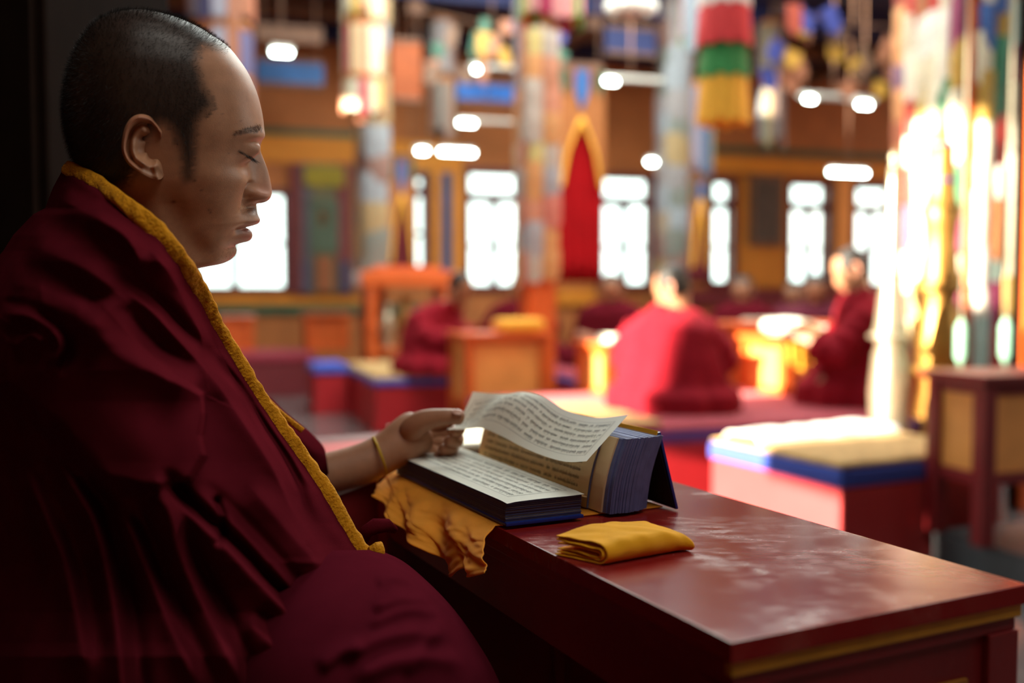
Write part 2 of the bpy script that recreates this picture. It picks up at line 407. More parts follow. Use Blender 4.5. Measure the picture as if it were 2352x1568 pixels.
BROWPOLY = [(535, 309), (560, 297), (588, 291), (601, 292), (602, 303), (588, 305), (566, 306), (545, 312)]
def project(p):
    q = p-O_; c, s = math.cos(PITCH), math.sin(PITCH)
    X = q.x; Y = -q.y*0 + (q.y*s + q.z*c); Zf = q.y*c - q.z*s
    return 1176+FPX*X/Zf, 784-FPX*Y/Zf
def headlocal_to_world(x, y, z): return HC + HF*x + HL*y + HU*z
def make_head(NR, NC):
    zof = lambda py: HP(380, py)[1]
    prof = np.array([HP(px, py) for px, py in PROF])
    pyk = np.array([p[1] for p in PROF])
    d = np.concatenate([[0], np.cumsum(np.linalg.norm(np.diff(prof, axis=0), axis=1))])
    dense = catmull([(a, b, c) for (a, b), c in zip(prof, pyk)], 4000)
    dd = np.concatenate([[0], np.cumsum(np.linalg.norm(np.diff(dense[:, :2], axis=0), axis=1))])
    # rows even along the profile, fewer below the neck
    neck_s = dd[np.argmin(np.abs(dense[:, 2]-700))]
    s = np.concatenate([np.linspace(0, neck_s, NR-14), np.linspace(neck_s, dd[-1], 15)[1:]])
    xf = np.interp(s, dd, dense[:, 0]); zf = np.interp(s, dd, dense[:, 1])
    zf = np.minimum.accumulate(zf - np.arange(len(zf))*2e-6)
    ker = np.exp(-.5*(np.arange(-26, 27)/9.0)**2); ker /= ker.sum()
    fade = smooth(10, 40, np.arange(len(zf)))*(1-smooth(len(zf)-60, len(zf)-30, np.arange(len(zf))))
    zs = np.convolve(np.pad(zf, 26, mode='edge'), ker, 'valid')*fade+zf*(1-fade)
    # inverse map z -> py on the mid plane
    pyg = np.linspace(0, 1600, 1601); zg = np.array([zof(p) for p in pyg]); py = np.interp(-zs, -zg, pyg); pyf = np.interp(-zf, -zg, pyg)
    def K(tab, conv=True):
        ys = [t[0] for t in tab]; xs = [HP(t[1], t[0])[0] if conv else t[1] for t in tab]
        return np.interp(py, ys, xs)
    xk = K(BACK); xc = K(XC); Wd = K(WID, False)
    xb = np.where(py < 278, xf, np.where(py > 604, xf, K(BASEF)))
    def sm(a, n):
        for _ in range(n): a[3:-17] = (a[2:-18]+2*a[3:-17]+a[4:-16])/4
        return a
    xk = sm(xk, 30); xc = sm(xc, 60); Wd = sm(Wd, 30)
    # smooth the base curve a bit
    for _ in range(6): xb[1:-1] = np.where((py[1:-1] > 270) & (py[1:-1] < 610), (xb[:-2]+2*xb[1:-1]+xb[2:])/4, xb[1:-1])
    e = xf-xb
    w = np.interp(pyf, [278, 312, 345, 387, 420, 438, 452, 462, 468, 485, 505, 530, 550, 560, 575, 604], [.034, .024, .0085, .0105, .0135, .0175, .0175, .013, .012, .022, .026, .024, .021, .018, .021, .03])
    pw = np.interp(pyf, [278, 345, 400, 435, 460, 470, 500, 560, 604], [2, 1.6, 1.8, 3.2, 3.2, 2, 2.2, 2, 2])
    t = np.linspace(-1, 1, NC, endpoint=False)
    phi = PI*np.sign(t)*np.abs(t)**1.30
    c = np.cos(phi)[None, :]; sn = np.sin(phi)[None, :]
    nf = np.interp(py, [28, 100, 250, 350, 450, 520, 570, 604, 640], [2, 2.1, 2.25, 2.45, 2.4, 2.2, 2.05, 2.0, 2.0])[:, None]
    nb = 2.1
    af = (xb-xc)[:, None]; ab = (xc-xk)[:, None]; W = Wd[:, None]
    nn = np.where(c >= 0, nf, nb)
    X = xc[:, None] + np.where(c >= 0, af, ab)*np.sign(c)*np.abs(c)**(2/nn)
    Y = W*np.sign(sn)*np.abs(sn)**(2/nn)
    Z = np.repeat(zf[:, None], NC, 1)
    ay = np.abs(Y); front = (c >= 0)
    kk = np.where(front, np.exp(-(ay/(1.25*w[:, None]+.004))**2), 0)
    Z = Z*kk+zs[:, None]*(1-kk); PYv = np.interp(-Z, -zg, pyg)
    X = X + np.where(front, e[:, None]*np.exp(-(ay/w[:, None])**pw[:, None]), 0)
    def g(dy, sy, pz, sz): return np.exp(-((ay-dy)/sy)**2-((PYv-pz)/sz)**2)
    fr = smooth(0.0, .35, c*np.ones_like(X))
    # sockets, brow bone, lids, cheekbones, nose wings, mouth
    X += fr*(.0042*g(.030, .020, 303, 17))
    X += fr*(-.0064*g(.0195, .008, 345, 22))
    ex, ez = HP(575, 341, -.031)
    X += fr*(.0086*g(.0315, .0112, 339, 21))
    X += fr*(-.0026*g(.034, .016, 376, 13))
    X += fr*(-.0030*g(.0325, .012, 316, 7))
    X += fr*.0030*g(.043, .020, 405, 26)
    X += fr*(.0066*g(.0172, .0062, 444, 15))
    X += fr*(-.0044*g(.0258, .0046, 446, 20))
    X += fr*(-.0016*g(.0085, .0042, 461, 6.5))
    X += fr*(-.0026*g(.027, .0045, 519, 12))
    X += fr*(-.0035*np.exp(-(ay/.023)**4-((PYv-518)/2.6)**2))
    X += fr*(-.0012*g(.003, .0025, 484, 9))
    X += fr*.0018*g(.019, .010, 495, 16)
    # jaw crease against the neck, temples, cheek hollow
    side = smooth(.55, .95, np.abs(sn)*np.ones_like(X))
    jx, jy = [], []
    Xpx = 380+X/(.985/FPX)*0.98
    jd, jt, js = polydist(Xpx, PYv, [(362, 395), (372, 460), (398, 528), (432, 575), (480, 612)])
    Y -= np.sign(Y)*side*.0036*np.exp(-((jd*js-16)/26)**2)*smooth(.04, .3, jt)*(1-smooth(.85, 1, jt))
    Y += np.sign(Y)*side*.0022*np.exp(-(((Xpx-470)/50)**2+((PYv-395)/30)**2))
    Y -= np.sign(Y)*side*.0035*np.exp(-(((Xpx-440)/50)**2+((PYv-490)/40)**2))
    Y -= np.sign(Y)*side*.0028*np.exp(-(((Xpx-500)/30)**2+((PYv-240)/60)**2))
    # colours that belong to the skin itself
    nv = NR*NC
    V = np.stack([X.ravel(), Y.ravel(), Z.ravel()], 1)
    mir = V.copy(); mir[:, 1] = -np.abs(mir[:, 1])
    wp = [headlocal_to_world(*q) for q in mir]
    pp = np.array([project(q) for q in wp]); ppx, ppy = pp[:, 0], pp[:, 1]
    # nose wings and nostrils, placed on the projected side view and mirrored
    latv = np.abs(V[:, 1]); sgn = np.sign(V[:, 1]); nosem = np.exp(-((latv-.0135)/.0085)**4)*(front & (fr > .1)).ravel()
    wing = np.exp(-((ppx-584)/17)**2-((ppy-441)/12)**2)*nosem
    arc, at_, _ = polydist(ppx, ppy, catmull([(585, 417), (570, 423), (561, 437), (563, 452), (573, 461)], 30).tolist())
    crease = np.exp(-(arc/4.2)**2)*smooth(0, .2, at_)*(1-smooth(.85, 1, at_))*np.exp(-((latv-.018)/.012)**4)*(front & (fr > .1)).ravel()
    hole = np.exp(-((ppx-592)/8.5)**2-((ppy-459.5)/4.2)**2)*np.exp(-((latv-.0092)/.0042)**2)*(front & (fr > .1)).ravel()
    V[:, 1] += sgn*(.0034*wing-.0016*crease); V[:, 0] += -.0016*crease-.0012*hole; V[:, 2] += .0095*hole
    nz = vnoise(V, 60); nz2 = vnoise(V, 350, 5)
    hair = inpoly(ppx+nz*13+nz2*9, ppy+nz2*9+nz*5, HAIRPOLY).astype(float)
    hd, _, _ = polydist(ppx, ppy, HAIRPOLY, True)
    hair = np.where(hair > 0, np.clip(.50+hd/38, 0, 1), np.clip(.42-hd/26, 0, 1)*np.where(ppy < 430, 1, 0))
    hair = np.where(ppy > 445, 0, hair)
    lat = np.abs(V[:, 1])
    pyv = PYv.ravel(); fx = (front & (fr > .1)).ravel()
    col = np.tile(np.array(lin(SKIN)), (nv, 1))
    def blend(mask, rgb):
        nonlocal col
        col = col*(1-mask[:, None]) + np.array(lin(rgb))*mask[:, None]
    blend(.35*np.clip(.5+nz2, 0, 1)*np.clip(.5+nz, 0, 1), (140, 92, 70))
    blend(.4*np.exp(-((ppx-610)/30)**2-((ppy-440)/26)**2), (178, 110, 92))
    lipm = fx*np.exp(-(lat/.0245)**6)*smooth(494, 501, pyv)*(1-smooth(546, 553, pyv))
    blend(.75*lipm, LIPUP)
    stub = fx*np.exp(-(lat/.028)**4)*(np.exp(-((pyv-482)/11)**2)+.7*np.exp(-((pyv-577)/17)**2))
    blend(np.clip(.58*stub*(.6+.8*np.clip(nz2+.4, 0, 1)), 0, 1), (58, 48, 44))
    for mx_, my_, mr_ in ((481, 482, 2.6), (483, 488, 2.0), (400, 463, 3.0), (447, 415, 2.2), (463, 437, 1.6), (510, 262, 1.6), (552, 278, 1.4), (527, 352, 1.5)):
        blend(.7*np.exp(-((ppx-mx_)**2+(ppy-my_)**2)/(mr_*mr_*1.6)), (70, 40, 30))
    brow = inpoly(ppx+nz2*5, ppy+nz2*3, BROWPOLY).astype(float)
    blend(.45*brow*fx, (40, 28, 22))
    lash = fx*np.exp(-(((ppy-(346+(ppx-548)*.55))/2.6)**2))*((ppx > 546)*(ppx < 582))
    blend(.75*np.clip(lash, 0, 1), (24, 16, 14))
    blend(np.clip(hair, 0, 1)*.93, (30, 25, 22))
    F = gridfaces(NR, NC, True)
    F = [tuple(reversed(f)) for f in F]
    F.append(tuple(range(NC)));
    return V, F, np.c_[col, np.ones(nv)], np.clip(hair, 0, 1), (NR, NC), pp
mat('skin', SKIN, rough=.46, var=.10, scale=90, bump=.10, bscale=1100, attr='col', sss=.06, spec=.45)
mat('black_hair', (22, 18, 16), rough=.55, var=.2, scale=50, spec=.35)
HV, HFc, HCOL, HHAIR, HSH, HPP = make_head(330, 200)
# ------------------------------------------------------------------ the reading monk: body, clothes
mat('robe', (88, 21, 31), rough=.9, var=.14, scale=25, bump=.35, bscale=1400, sheen=0, spec=0)
mat('robe_dark', (84, 20, 33), rough=.9, var=.14, scale=25, bump=.35, bscale=1400, sheen=0, spec=0)
mat('yellow_trim', (210, 142, 20), rough=.85, var=.16, scale=60, bump=.9, bscale=420, sheen=.05, spec=.2)
mat('yellow_cord', (200, 160, 20), rough=.7, var=.1, bump=.3, bscale=1500)
person = thing('person', (HC.x, HC.y, 0.36), 'person in maroon robe with yellow collar band, turning a page of the long book', 'person')
bv = [headlocal_to_world(*q) for q in HV]; bf = list(HFc); bc = [tuple(c) for c in HCOL]
# far arm with the hand that turns the page: one skin, fingers rooted inside the palm
def C3(px, py, d, r, r2=None):
    q = P(px, py, d); return (q.x, q.y, q.z, r, r2 if r2 else r)
arm = [C3(330, 800, 1.06, .055), C3(470, 960, 1.10, .050), C3(600, 1110, 1.12, .042), C3(690, 1107, 1.115, .033, .030), C3(770, 1088, 1.115, .0255, .027),
       C3(840, 1064, 1.12, .0225, .026), C3(884, 1042, 1.125, .0205, .025), C3(918, 1018, 1.13, .0215, .027), C3(950, 996, 1.14, .0250, .030), C3(978, 982, 1.15, .0230, .028)]
thumb = [C3(925, 1003, 1.125, .014), C3(955, 975, 1.118, .0165), C3(985, 961, 1.113, .0125), C3(1012, 957, 1.110, .0100), C3(1036, 956, 1.108, .0098), C3(1056, 959, 1.108, .0092), C3(1067, 963, 1.109, .0070)]
index = [C3(950, 985, 1.155, .012), C3(992, 972, 1.170, .0115), C3(1030, 969, 1.180, .0092), C3(1052, 975, 1.172, .0086), C3(1056, 986, 1.150, .0082), C3(1046, 992, 1.135, .0078), C3(1034, 994, 1.126, .0062)]
middle = [C3(955, 1000, 1.155, .012), C3(1000, 992, 1.178, .0110), C3(1036, 996, 1.184, .0092), C3(1052, 1006, 1.170, .0088), C3(1050, 1014, 1.148, .0084), C3(1036, 1014, 1.132, .0080), C3(1022, 1012, 1.126, .0062)]
ring = [C3(950, 1012, 1.155, .011), C3(996, 1012, 1.174, .0105), C3(1028, 1020, 1.178, .0088), C3(1041, 1029, 1.163, .0084), C3(1036, 1034, 1.145, .0080), C3(1022, 1032, 1.133, .0076), C3(1010, 1029, 1.127, .0060)]
little = [C3(942, 1022, 1.152, .010), C3(986, 1030, 1.166, .0090), C3(1010, 1040, 1.168, .0078), C3(1018, 1047, 1.155, .0074), C3(1010, 1048, 1.143, .0070), C3(1000, 1046, 1.135, .0054)]
av, af_ = skinmesh([arm, thumb, index, middle, ring, little], 2)
n0 = len(bv); bv += av; bf += [tuple(i+n0 for i in f) for f in af_]; bc += [(*lin((170, 122, 92)), 1)]*len(av)
# thumb nail area: a small plate joined to the same skin
body = mobj('body', bv, bf, M('skin'), person, True, bc)
nail_c = P(1050, 951, 1.100)
def ellipsoid(c, ax, r, nu=10, nv=16):
    v = []; f = []
    for i in range(nu+1):
        th = PI*i/nu
        for j in range(nv):
            ph = 2*PI*j/nv
            v.append(Vector(c)+ax[0]*(r[0]*math.sin(th)*math.cos(ph))+ax[1]*(r[1]*math.sin(th)*math.sin(ph))+ax[2]*(r[2]*math.cos(th)))
    for i in range(nu):
        for j in range(nv):
            j2 = (j+1) % nv; f.append((i*nv+j, (i+1)*nv+j, (i+1)*nv+j2, i*nv+j2))
    return v, f
mat('nail', (206, 160, 140), rough=.3, var=.03)
nd = (P(1064, 955, 1.1)-P(1036, 950, 1.1)).normalized()
nup = (UP-nd*UP.dot(nd)).normalized(); nup = (nup*.8+Vector((0, -1, 0))*.6); nup = (nup-nd*nup.dot(nd)).normalized()
v, f = ellipsoid(nail_c+nup*.0035, (nd, nd.cross(nup), nup), (.0065, .0048, .0012)); mobj('thumbnail', v, f, M('nail'), person)
# ear (near side; the far ear mirrored)
EAR_C = (340, 346)
EAR_O = [(372, 300), (359, 281), (344.5, 267), (323, 262), (303, 269), (289, 288), (281.5, 313), (279, 340), (284, 360), (294, 376), (308, 388), (326, 399), (346, 409), (364, 413), (375, 407), (377, 392), (376, 372), (374, 350), (374, 325)]
def make_ear(sign):
    oc = catmull(EAR_O+[EAR_O[0]], 97)[:-1]; na = len(oc); rr = np.concatenate([np.linspace(.03, 1, 40), [1.0, .97]]); V = []; Cc = []
    for ri, r in enumerate(rr):
        for k in range(na):
            ox, oy = oc[k]; dx, dy = ox-EAR_C[0], oy-EAR_C[1]
            px = EAR_C[0]+dx*r; py = EAR_C[1]+dy*r
            ang = math.atan2(-dy, -dx)             # 0 = towards the back of the head
            back = smooth1(-.45, .55, -dx/40)      # 1 behind, 0 at the front attachment
            low = smooth1(20, 55, dy)
            up_ = smooth1(20, 60, -dy)
            fro = smooth1(.60, .95, dx/38)*smooth1(-45, -15, dy)
            rim = math.exp(-((r-.90)/.085)**2)*(1-.85*low)*(1-fro)
            anti = math.exp(-((r-.56)/.13)**2)*(1-.55*up_)*(.35+.65*back)
            conc = -math.exp(-((px-353)/15)**2-((py-347)/20)**2)*.016 - math.exp(-((px-340)/17)**2-((py-317)/7)**2)*.007
            H = .004+.012*back*r+.0065*rim+.0055*anti+.0085*low*(1-abs(r-.6))*.8+conc
            H -= .0045*math.exp(-((r-.74)/.08)**2)*(1-low)*back
            H += .0085*math.exp(-((px-371)/6)**2-((py-345)/13)**2)          # tragus
            H += .0022*math.exp(-((px-356)/10)**2-((py-380)/8)**2)          # antitragus
            H *= 1-fro*smooth1(.45, 1, r)*.9
            base = .0700
            if ri == len(rr)-2: H -= .004; 
            if ri == len(rr)-1: H = -.010
            off = -(base+H)
            x, z = HP(px, py, off)
            V.append(headlocal_to_world(x, sign*off*-1 if sign > 0 else off, z))
            Cc.append((*[a*(1-.25*rim)+b*.25*rim for a, b in zip(lin(SKIN), lin((186, 96, 78)))], 1))
    F = gridfaces(len(rr), na, True); F.append(tuple(range(na))[::-1])
    if sign < 0: F = [tuple(q) for q in F]
    else: F = [tuple(reversed(q)) for q in F]
    return V, F, Cc
for sg in (-1, 1):
    v, f, c = make_ear(sg); o = mobj('ear', v, f, M('skin'), person, True, c)
# cropped hair: short separate hairs over the scalp, denser on top
r = np.random.RandomState(3)
NRh, NCh = HSH
HVW = np.array([tuple(headlocal_to_world(*q)) for q in HV])
quads = np.array(HFc[:-1]); A = HVW[quads[:, 0]]; B = HVW[quads[:, 1]]; C_ = HVW[quads[:, 2]]; D = HVW[quads[:, 3]]
nrm = np.cross(C_-A, D-B); ar = np.linalg.norm(nrm, axis=1); nrm = nrm/np.maximum(ar[:, None], 1e-12)
cen_h = (A+B+C_+D)/4
out = np.einsum('ij,ij->i', nrm, cen_h-(np.array(HC)+np.array(HL)*0)) ; nrm[out < 0] *= -1
hw = HHAIR[quads].mean(1)
def strands(weight, n, ln, wd, lean, jitter=.35):
    p = ar*weight; p = p/p.sum(); idx = r.choice(len(p), n, p=p)
    u = r.rand(n, 1); w = r.rand(n, 1)
    pos = A[idx]*(1-u)*(1-w)+B[idx]*u*(1-w)+C_[idx]*u*w+D[idx]*(1-u)*w
    dr = nrm[idx]*.75+lean(idx)+r.randn(n, 3)*jitter*.5; dr /= np.linalg.norm(dr, axis=1)[:, None]
    side_ = np.cross(dr, r.randn(n, 3)); side_ /= np.linalg.norm(side_, axis=1)[:, None]
    L_ = ln*(.6+.7*r.rand(n, 1))
    if ln > .003: L_ = L_*(.35+.65*np.clip(weight[idx], 0, 1)[:, None])
    a = pos-side_*wd/2-nrm[idx]*.0003; b = pos+side_*wd/2-nrm[idx]*.0003; c = pos+dr*L_
    V = np.stack([a, b, c], 1).reshape(-1, 3); F = np.arange(n*3).reshape(-1, 3)
    return V, F
hf_, hu_ = np.array(HF), np.array(HU)
def lean_scalp(idx):
    top = np.clip((cen_h[idx]-np.array(HC))@hu_/.1, 0, 1)[:, None]
    return hf_*(.45*top)-hu_*(.6*(1-top))-hf_*.15*(1-top)
v, f = strands(hw**1.5, 30000, .0042, .00022, lean_scalp)
tag(mobj('hair', v, f, M('black_hair'), person, False), kind='stuff')
ppq = HPP[quads].mean(1); latq = np.abs(HV[quads][:, :, 1].mean(1)); fq = (HV[quads][:, :, 0].mean(1) > .03)
bw = inpoly(ppq[:, 0], ppq[:, 1], BROWPOLY)*fq*1.0
v, f = strands(bw, 600, .0048, .0002, lambda i: -hf_*.75+hu_*.25+np.zeros((len(i), 3)), .25)
tag(mobj('eyebrows', v, f, M('black_hair'), person, False), kind='stuff')
st = fq*np.exp(-(latq/.030)**4)*(np.exp(-((ppq[:, 1]-480)/10)**2)+.5*np.exp(-((ppq[:, 1]-580)/18)**2))
v, f = strands(st, 1500, .0011, .00018, lambda i: -hu_*.5+np.zeros((len(i), 3)), .3)
tag(mobj('stubble', v, f, M('black_hair'), person, False), kind='stuff')
lw = fq*np.exp(-(((ppq[:, 1]-(347+(ppq[:, 0]-548)*.55))/2.0)**2))*((ppq[:, 0] > 549)*(ppq[:, 0] < 584))
v, f = strands(lw, 320, .0062, .0003, lambda i: hf_*.9-hu_*.75+np.zeros((len(i), 3)), .2)
tag(mobj('eyelashes', v, f, M('black_hair'), person, False), kind='stuff')
# ---- robe: a closed wrap, folds are real relief
XL = [(376, 150), (395, 141), (430, 122), (455, 112), (478, 104), (492, 76), (540, 30), (575, 8), (610, -22), (680, -80), (800, -140), (1000, -180), (1300, -200), (1640, -200), (2150, -150)]
TRIM = [(160, 388, .895), (210, 412, .862), (265, 450, .828), (305, 482, .812), (350, 520, .806), (392, 566, .808), (425, 612, .825), (455, 668, .86), (490, 738, .885),
        (524, 800, .90), (560, 860, .905), (600, 922, .91), (648, 992, .905), (700, 1062, .90), (745, 1128, .89), (788, 1202, .88), (818, 1250, .872), (842, 1280, .868)]
XR = [(t[1], t[0], t[2]) for t in TRIM]+[(1292, 856, .866), (1350, 850, .86), (1406, 838, .845), (1476, 777, .80), (1507, 716, .775), (1568, 706, .77), (1700, 690, .77), (2150, 600, .77)]
XR = [(374, 152, .905)]+XR
FOLDS = [  # points, width px (right side, left side), height m
    ([(253, 651), (336, 706), (415, 789), (494, 876), (561, 975), (620, 1066), (660, 1150), (700, 1240)], 16, 40, .017),
    ([(213, 679), (277, 746), (336, 813), (395, 864), (435, 888), (467, 904)], 26, 60, .016),
    ([(340, 560), (395, 639), (435, 718), (459, 766), (470, 830)], 16, 40, .012),
    ([(500, 850), (554, 916), (593, 987), (640, 1060), (690, 1150)], 10, 24, .008),
    ([(200, 478), (280, 530), (340, 570), (400, 640)], 18, 26, .010),
    ([(130, 455), (210, 495), (290, 545), (330, 620)], 18, 30, .012),
    ([(60, 560), (160, 600), (240, 650), (310, 710)], 30, 50, .012),
    ([(348, 1086), (395, 1145), (440, 1190), (520, 1262), (590, 1336), (683, 1430), (735, 1480)], 14, 60, .020),
    ([(342, 1080), (385, 1180), (410, 1266), (470, 1400), (520, 1500), (560, 1600)], 20, 40, .016),
    ([(116, 1025), (170, 1120), (217, 1204), (256, 1360), (280, 1560), (290, 1700)], 22, 46, .018),
    ([(46, 1050), (110, 1200), (155, 1320), (200, 1568)], 24, 40, .014),
    ([(270, 1150), (330, 1290), (390, 1437), (466, 1600)], 20, 34, .014),
    ([(440, 1120), (540, 1210), (640, 1320), (740, 1440)], 14, 30, .006),
    ([(560, 1100), (650, 1210), (740, 1310), (800, 1400)], 26, 50, .010),
    ([(0, 720), (60, 725), (120, 760), (138, 800), (110, 850)], 12, 20, .012),
    ([(30, 800), (70, 770), (100, 790)], 14, 14, .008),
    ([(560, 1420), (640, 1500), (690, 1580)], 20, 40, .012),
    ([(20, 650), (110, 670), (200, 720), (250, 770)], 24, 40, .008),
    ([(540, 800), (600, 930), (660, 1030), (720, 1130)], 8, 16, .004),
]
ARMPOLY = [(-20, 720), (90, 640), (200, 680), (290, 760), (395, 862), (466, 902), (471, 950), (463, 1000), (472, 1045), (440, 1100), (380, 1120), (335, 1142), (240, 1148), (170, 1100), (110, 1010), (40, 960), (-40, 900)]
def robe_relief(px, py):
    h = np.zeros_like(px)
    for pts, wr, wl, ht in FOLDS:
        d, t, sg = polydist(px, py, catmull(pts, 40).tolist())
        w = np.where(sg < 0, wl, wr)
        ht = ht*1.45
        h += ht*np.exp(-(d/w)**1.6*1.2)*smooth(0, .15, t)*(1-smooth(.85, 1, t)*.8)
        h -= ht*.55*np.exp(-((d-wr*2.0)/(wr*1.0))**2)*(sg > 0)*smooth(0, .15, t)*(1-smooth(.85, 1, t))
    ins = inpoly(px, py, ARMPOLY); d, _, _ = polydist(px, py, ARMPOLY, True)
    sd = np.where(ins, d, -d)
    rightside = smooth(250, 420, px)
    h += .034*smooth(-6, 10+50*(1-rightside), sd)
    d2, t2, _ = polydist(px, py, [(497, 1150), (512, 1180), (514, 1215), (505, 1245)])
    h -= .014*np.exp(-(d2/9)**2)
    return h
def build_robe():
    rows = np.concatenate([np.arange(376, 1650, 3.5), np.arange(1660, 2160, 24)]); nu = 230; nb_ = 40
    V = []; idx = []
    xl = np.interp(rows, *zip(*XL)); xr = np.interp(rows, [a[0] for a in XR], [a[1] for a in XR]); dr = np.interp(rows, [a[0] for a in XR], [a[2] for a in XR])
    xl = np.minimum(xl, xr-4)
    u = np.linspace(0, 1, nu); uu = .5-.5*np.cos(PI*u); uu = .65*uu+.35*u
    B = np.interp(rows, [376, 420, 470, 520, 600, 700, 850, 1100, 1300, 1600, 2150], [.004, .025, .055, .085, .13, .165, .185, .185, .17, .18, .20])
    dl = np.interp(rows, [376, 450, 600, 800, 2150], [.90, .91, .93, .96, .98])
    px = xl[:, None]+(xr-xl)[:, None]*uu[None, :]; py = np.repeat(rows[:, None], nu, 1)
    shp = np.sin(PI*np.clip(uu, 0, 1))[None, :]**.72
    dep = dl[:, None]*(1-uu)[None, :]+dr[:, None]*uu[None, :]-B[:, None]*shp
    edge = np.clip(np.minimum((xr[:, None]-px)/26, 1), 0, 1)*np.clip((px-xl[:, None])/20, 0, 1)
    dep = dep-robe_relief(px, py)*edge
    # weave of small slack folds
    q = np.stack([px.ravel()/170, py.ravel()/260, px.ravel()*0], 1)
    dep -= (.0035*vnoise(q, 2.2, 3)).reshape(px.shape)*edge
    nr = len(rows)
    tt = (1-(np.arange(nb_)+1)/(nb_+1))[None, :]                 # the side away from the camera
    bx = xl[:, None]+(xr-xl)[:, None]*tt; bd = dl[:, None]*(1-tt)+dr[:, None]*tt+B[:, None]*.82*np.sin(PI*tt)**.6
    V = Parr(np.hstack([px, bx]), np.hstack([py, np.repeat(rows[:, None], nb_, 1)]), np.hstack([dep, bd])).reshape(-1, 3); V[:, 2] = np.maximum(V[:, 2], .363)
    F = gridfaces(nr, nu+nb_, True)
    return V, [tuple(f) for f in F], nr, nu+nb_
v, f, nr_, nc_ = build_robe()
f.append(tuple((nr_-1)*nc_+j for j in range(nc_)))
robe = mobj('robe', v, f, M('robe'), person)
# ---- yellow collar band, wrinkled, following the edge of the wrap
def band(path, hw_px, thick, n, nm, m, parent, wr=.16, seed=0, twist=0):
    pc = catmull(path, n); V = []; ns = 18
    P3 = [P(*q) for q in pc]
    for i, q in enumerate(P3):
        t = (P3[min(i+1, n-1)]-P3[max(i-1, 0)]).normalized(); vd = (q-O_).normalized()
        wdir = t.cross(vd).normalized(); nd_ = wdir.cross(t).normalized()
        if nd_.dot(vd) > 0: nd_ = -nd_
        hw_ = hw_px(i/(n-1))*q.y/FPX
        s = i/(n-1)
        k = 1+wr*mnoise.noise(Vector((s*55, seed, 0)))
        for j in range(ns):
            a = 2*PI*j/ns; ca, sa = math.cos(a), math.sin(a)
            ww = hw_*k*np.sign(ca)*abs(ca)**.8
            crk = mnoise.noise(Vector((s*190+ca*.5, ca*.6+seed, 2)))*.26+mnoise.noise(Vector((s*57+ca*1.3, ca*1.2, 7+seed)))*.46+mnoise.noise(Vector((s*400+ca*.3, ca*2.5, 3+seed)))*.10
            th = thick*(np.sign(sa)*abs(sa)**.7)*(1+.75*crk)
            V.append(q+wdir*ww+nd_*th)
    F = gridfaces(n, ns, True); F.append(tuple(range(ns))[::-1]); F.append(tuple((n-1)*ns+j for j in range(ns)))
    return mobj(nm, V, F, m, parent)
tr_path = [(156, 386, .893)]+TRIM[1:]+[(856, 1284, .862), (866, 1268, .858), (862, 1256, .862)]
tr_path = [(a, b, c-.006) for a, b, c in tr_path]
band(tr_path, lambda s: 16.5+5.5*smooth1(0, .25, s)+1.5*math.sin(s*40)+(-4*smooth1(.93, 1, s)), .0052, 700, 'collar_band', M('yellow_trim'), person)
band([(600, 905, .985), (640, 945, .99), (668, 968, .995), (694, 988, 1.0)], lambda s: 7, .003, 60, 'collar_band', M('yellow_trim'), person, seed=4)
# ---- far sleeve, lap, a loose fold
def pillow(rows, bulge, nm, m, parent, nu=40, relief=None, closed=True):
    """rows: (py_left, px_left, py_right, px_right, depth_l, depth_r) ; a closed soft form between two edge lines"""
    rc = catmull(rows, len(rows)*10); s = np.linspace(0, 1, len(rc)); bb = np.array([bulge(x) for x in s])[:, None]
    a = (2*PI*np.arange(nu*2)/(nu*2))[None, :]; t = .5-.5*np.cos(a); sa = np.sin(a)
    yl, xl, yr, xr, dl, dr = [rc[:, k:k+1] for k in range(6)]
    x = xl+(xr-xl)*t; y = yl+(yr-yl)*t; d = dl+(dr-dl)*t-bb*np.sign(sa)*np.abs(sa)**.8
    if relief: d = d-relief(x, y)*np.maximum(sa, 0)**.5
    V = Parr(x, y, d).reshape(-1, 3); V[:, 2] = np.maximum(V[:, 2], .363)
    F = [tuple(reversed(q)) for q in gridfaces(len(rc), nu*2, True)]
    F.append(tuple(range(nu*2))); F.append(tuple((len(rc)-1)*nu*2+j for j in range(nu*2))[::-1])
    return mobj(nm, V, F, m, parent)
def frelief(folds):
    cc = [(catmull(p, 24).tolist(), wr, wl, ht) for p, wr, wl, ht in folds]
    def fn(x, y):
        h = np.zeros_like(x)
        for pts, wr, wl, ht in cc:
            d, t, sg = polydist(x, y, pts); w = np.where(sg < 0, wl, wr)
            h += ht*np.exp(-(d/w)**2)*smooth(0, .2, t)*(1-smooth(.8, 1, t))
        return h
    return fn
pillow([(1040, 270, 640, 330, 1.0, 1.0), (1120, 370, 720, 420, 1.035, 1.03), (1165, 450, 820, 500, 1.055, 1.055), (1180, 530, 900, 560, 1.065, 1.065), (1170, 590, 905, 610, 1.07, 1.07), (1150, 660, 945, 655, 1.085, 1.085), (1125, 712, 985, 705, 1.10, 1.10), (1104, 748, 1018, 738, 1.112, 1.112), (1092, 756, 1034, 747, 1.113, 1.113)],
       lambda s: .085-.054*s, 'sleeve', M('robe'), person, relief=frelief([([(600, 960), (680, 1000), (740, 1060)], 12, 12, .006), ([(640, 1000), (700, 1060), (740, 1085)], 10, 10, .005)]))
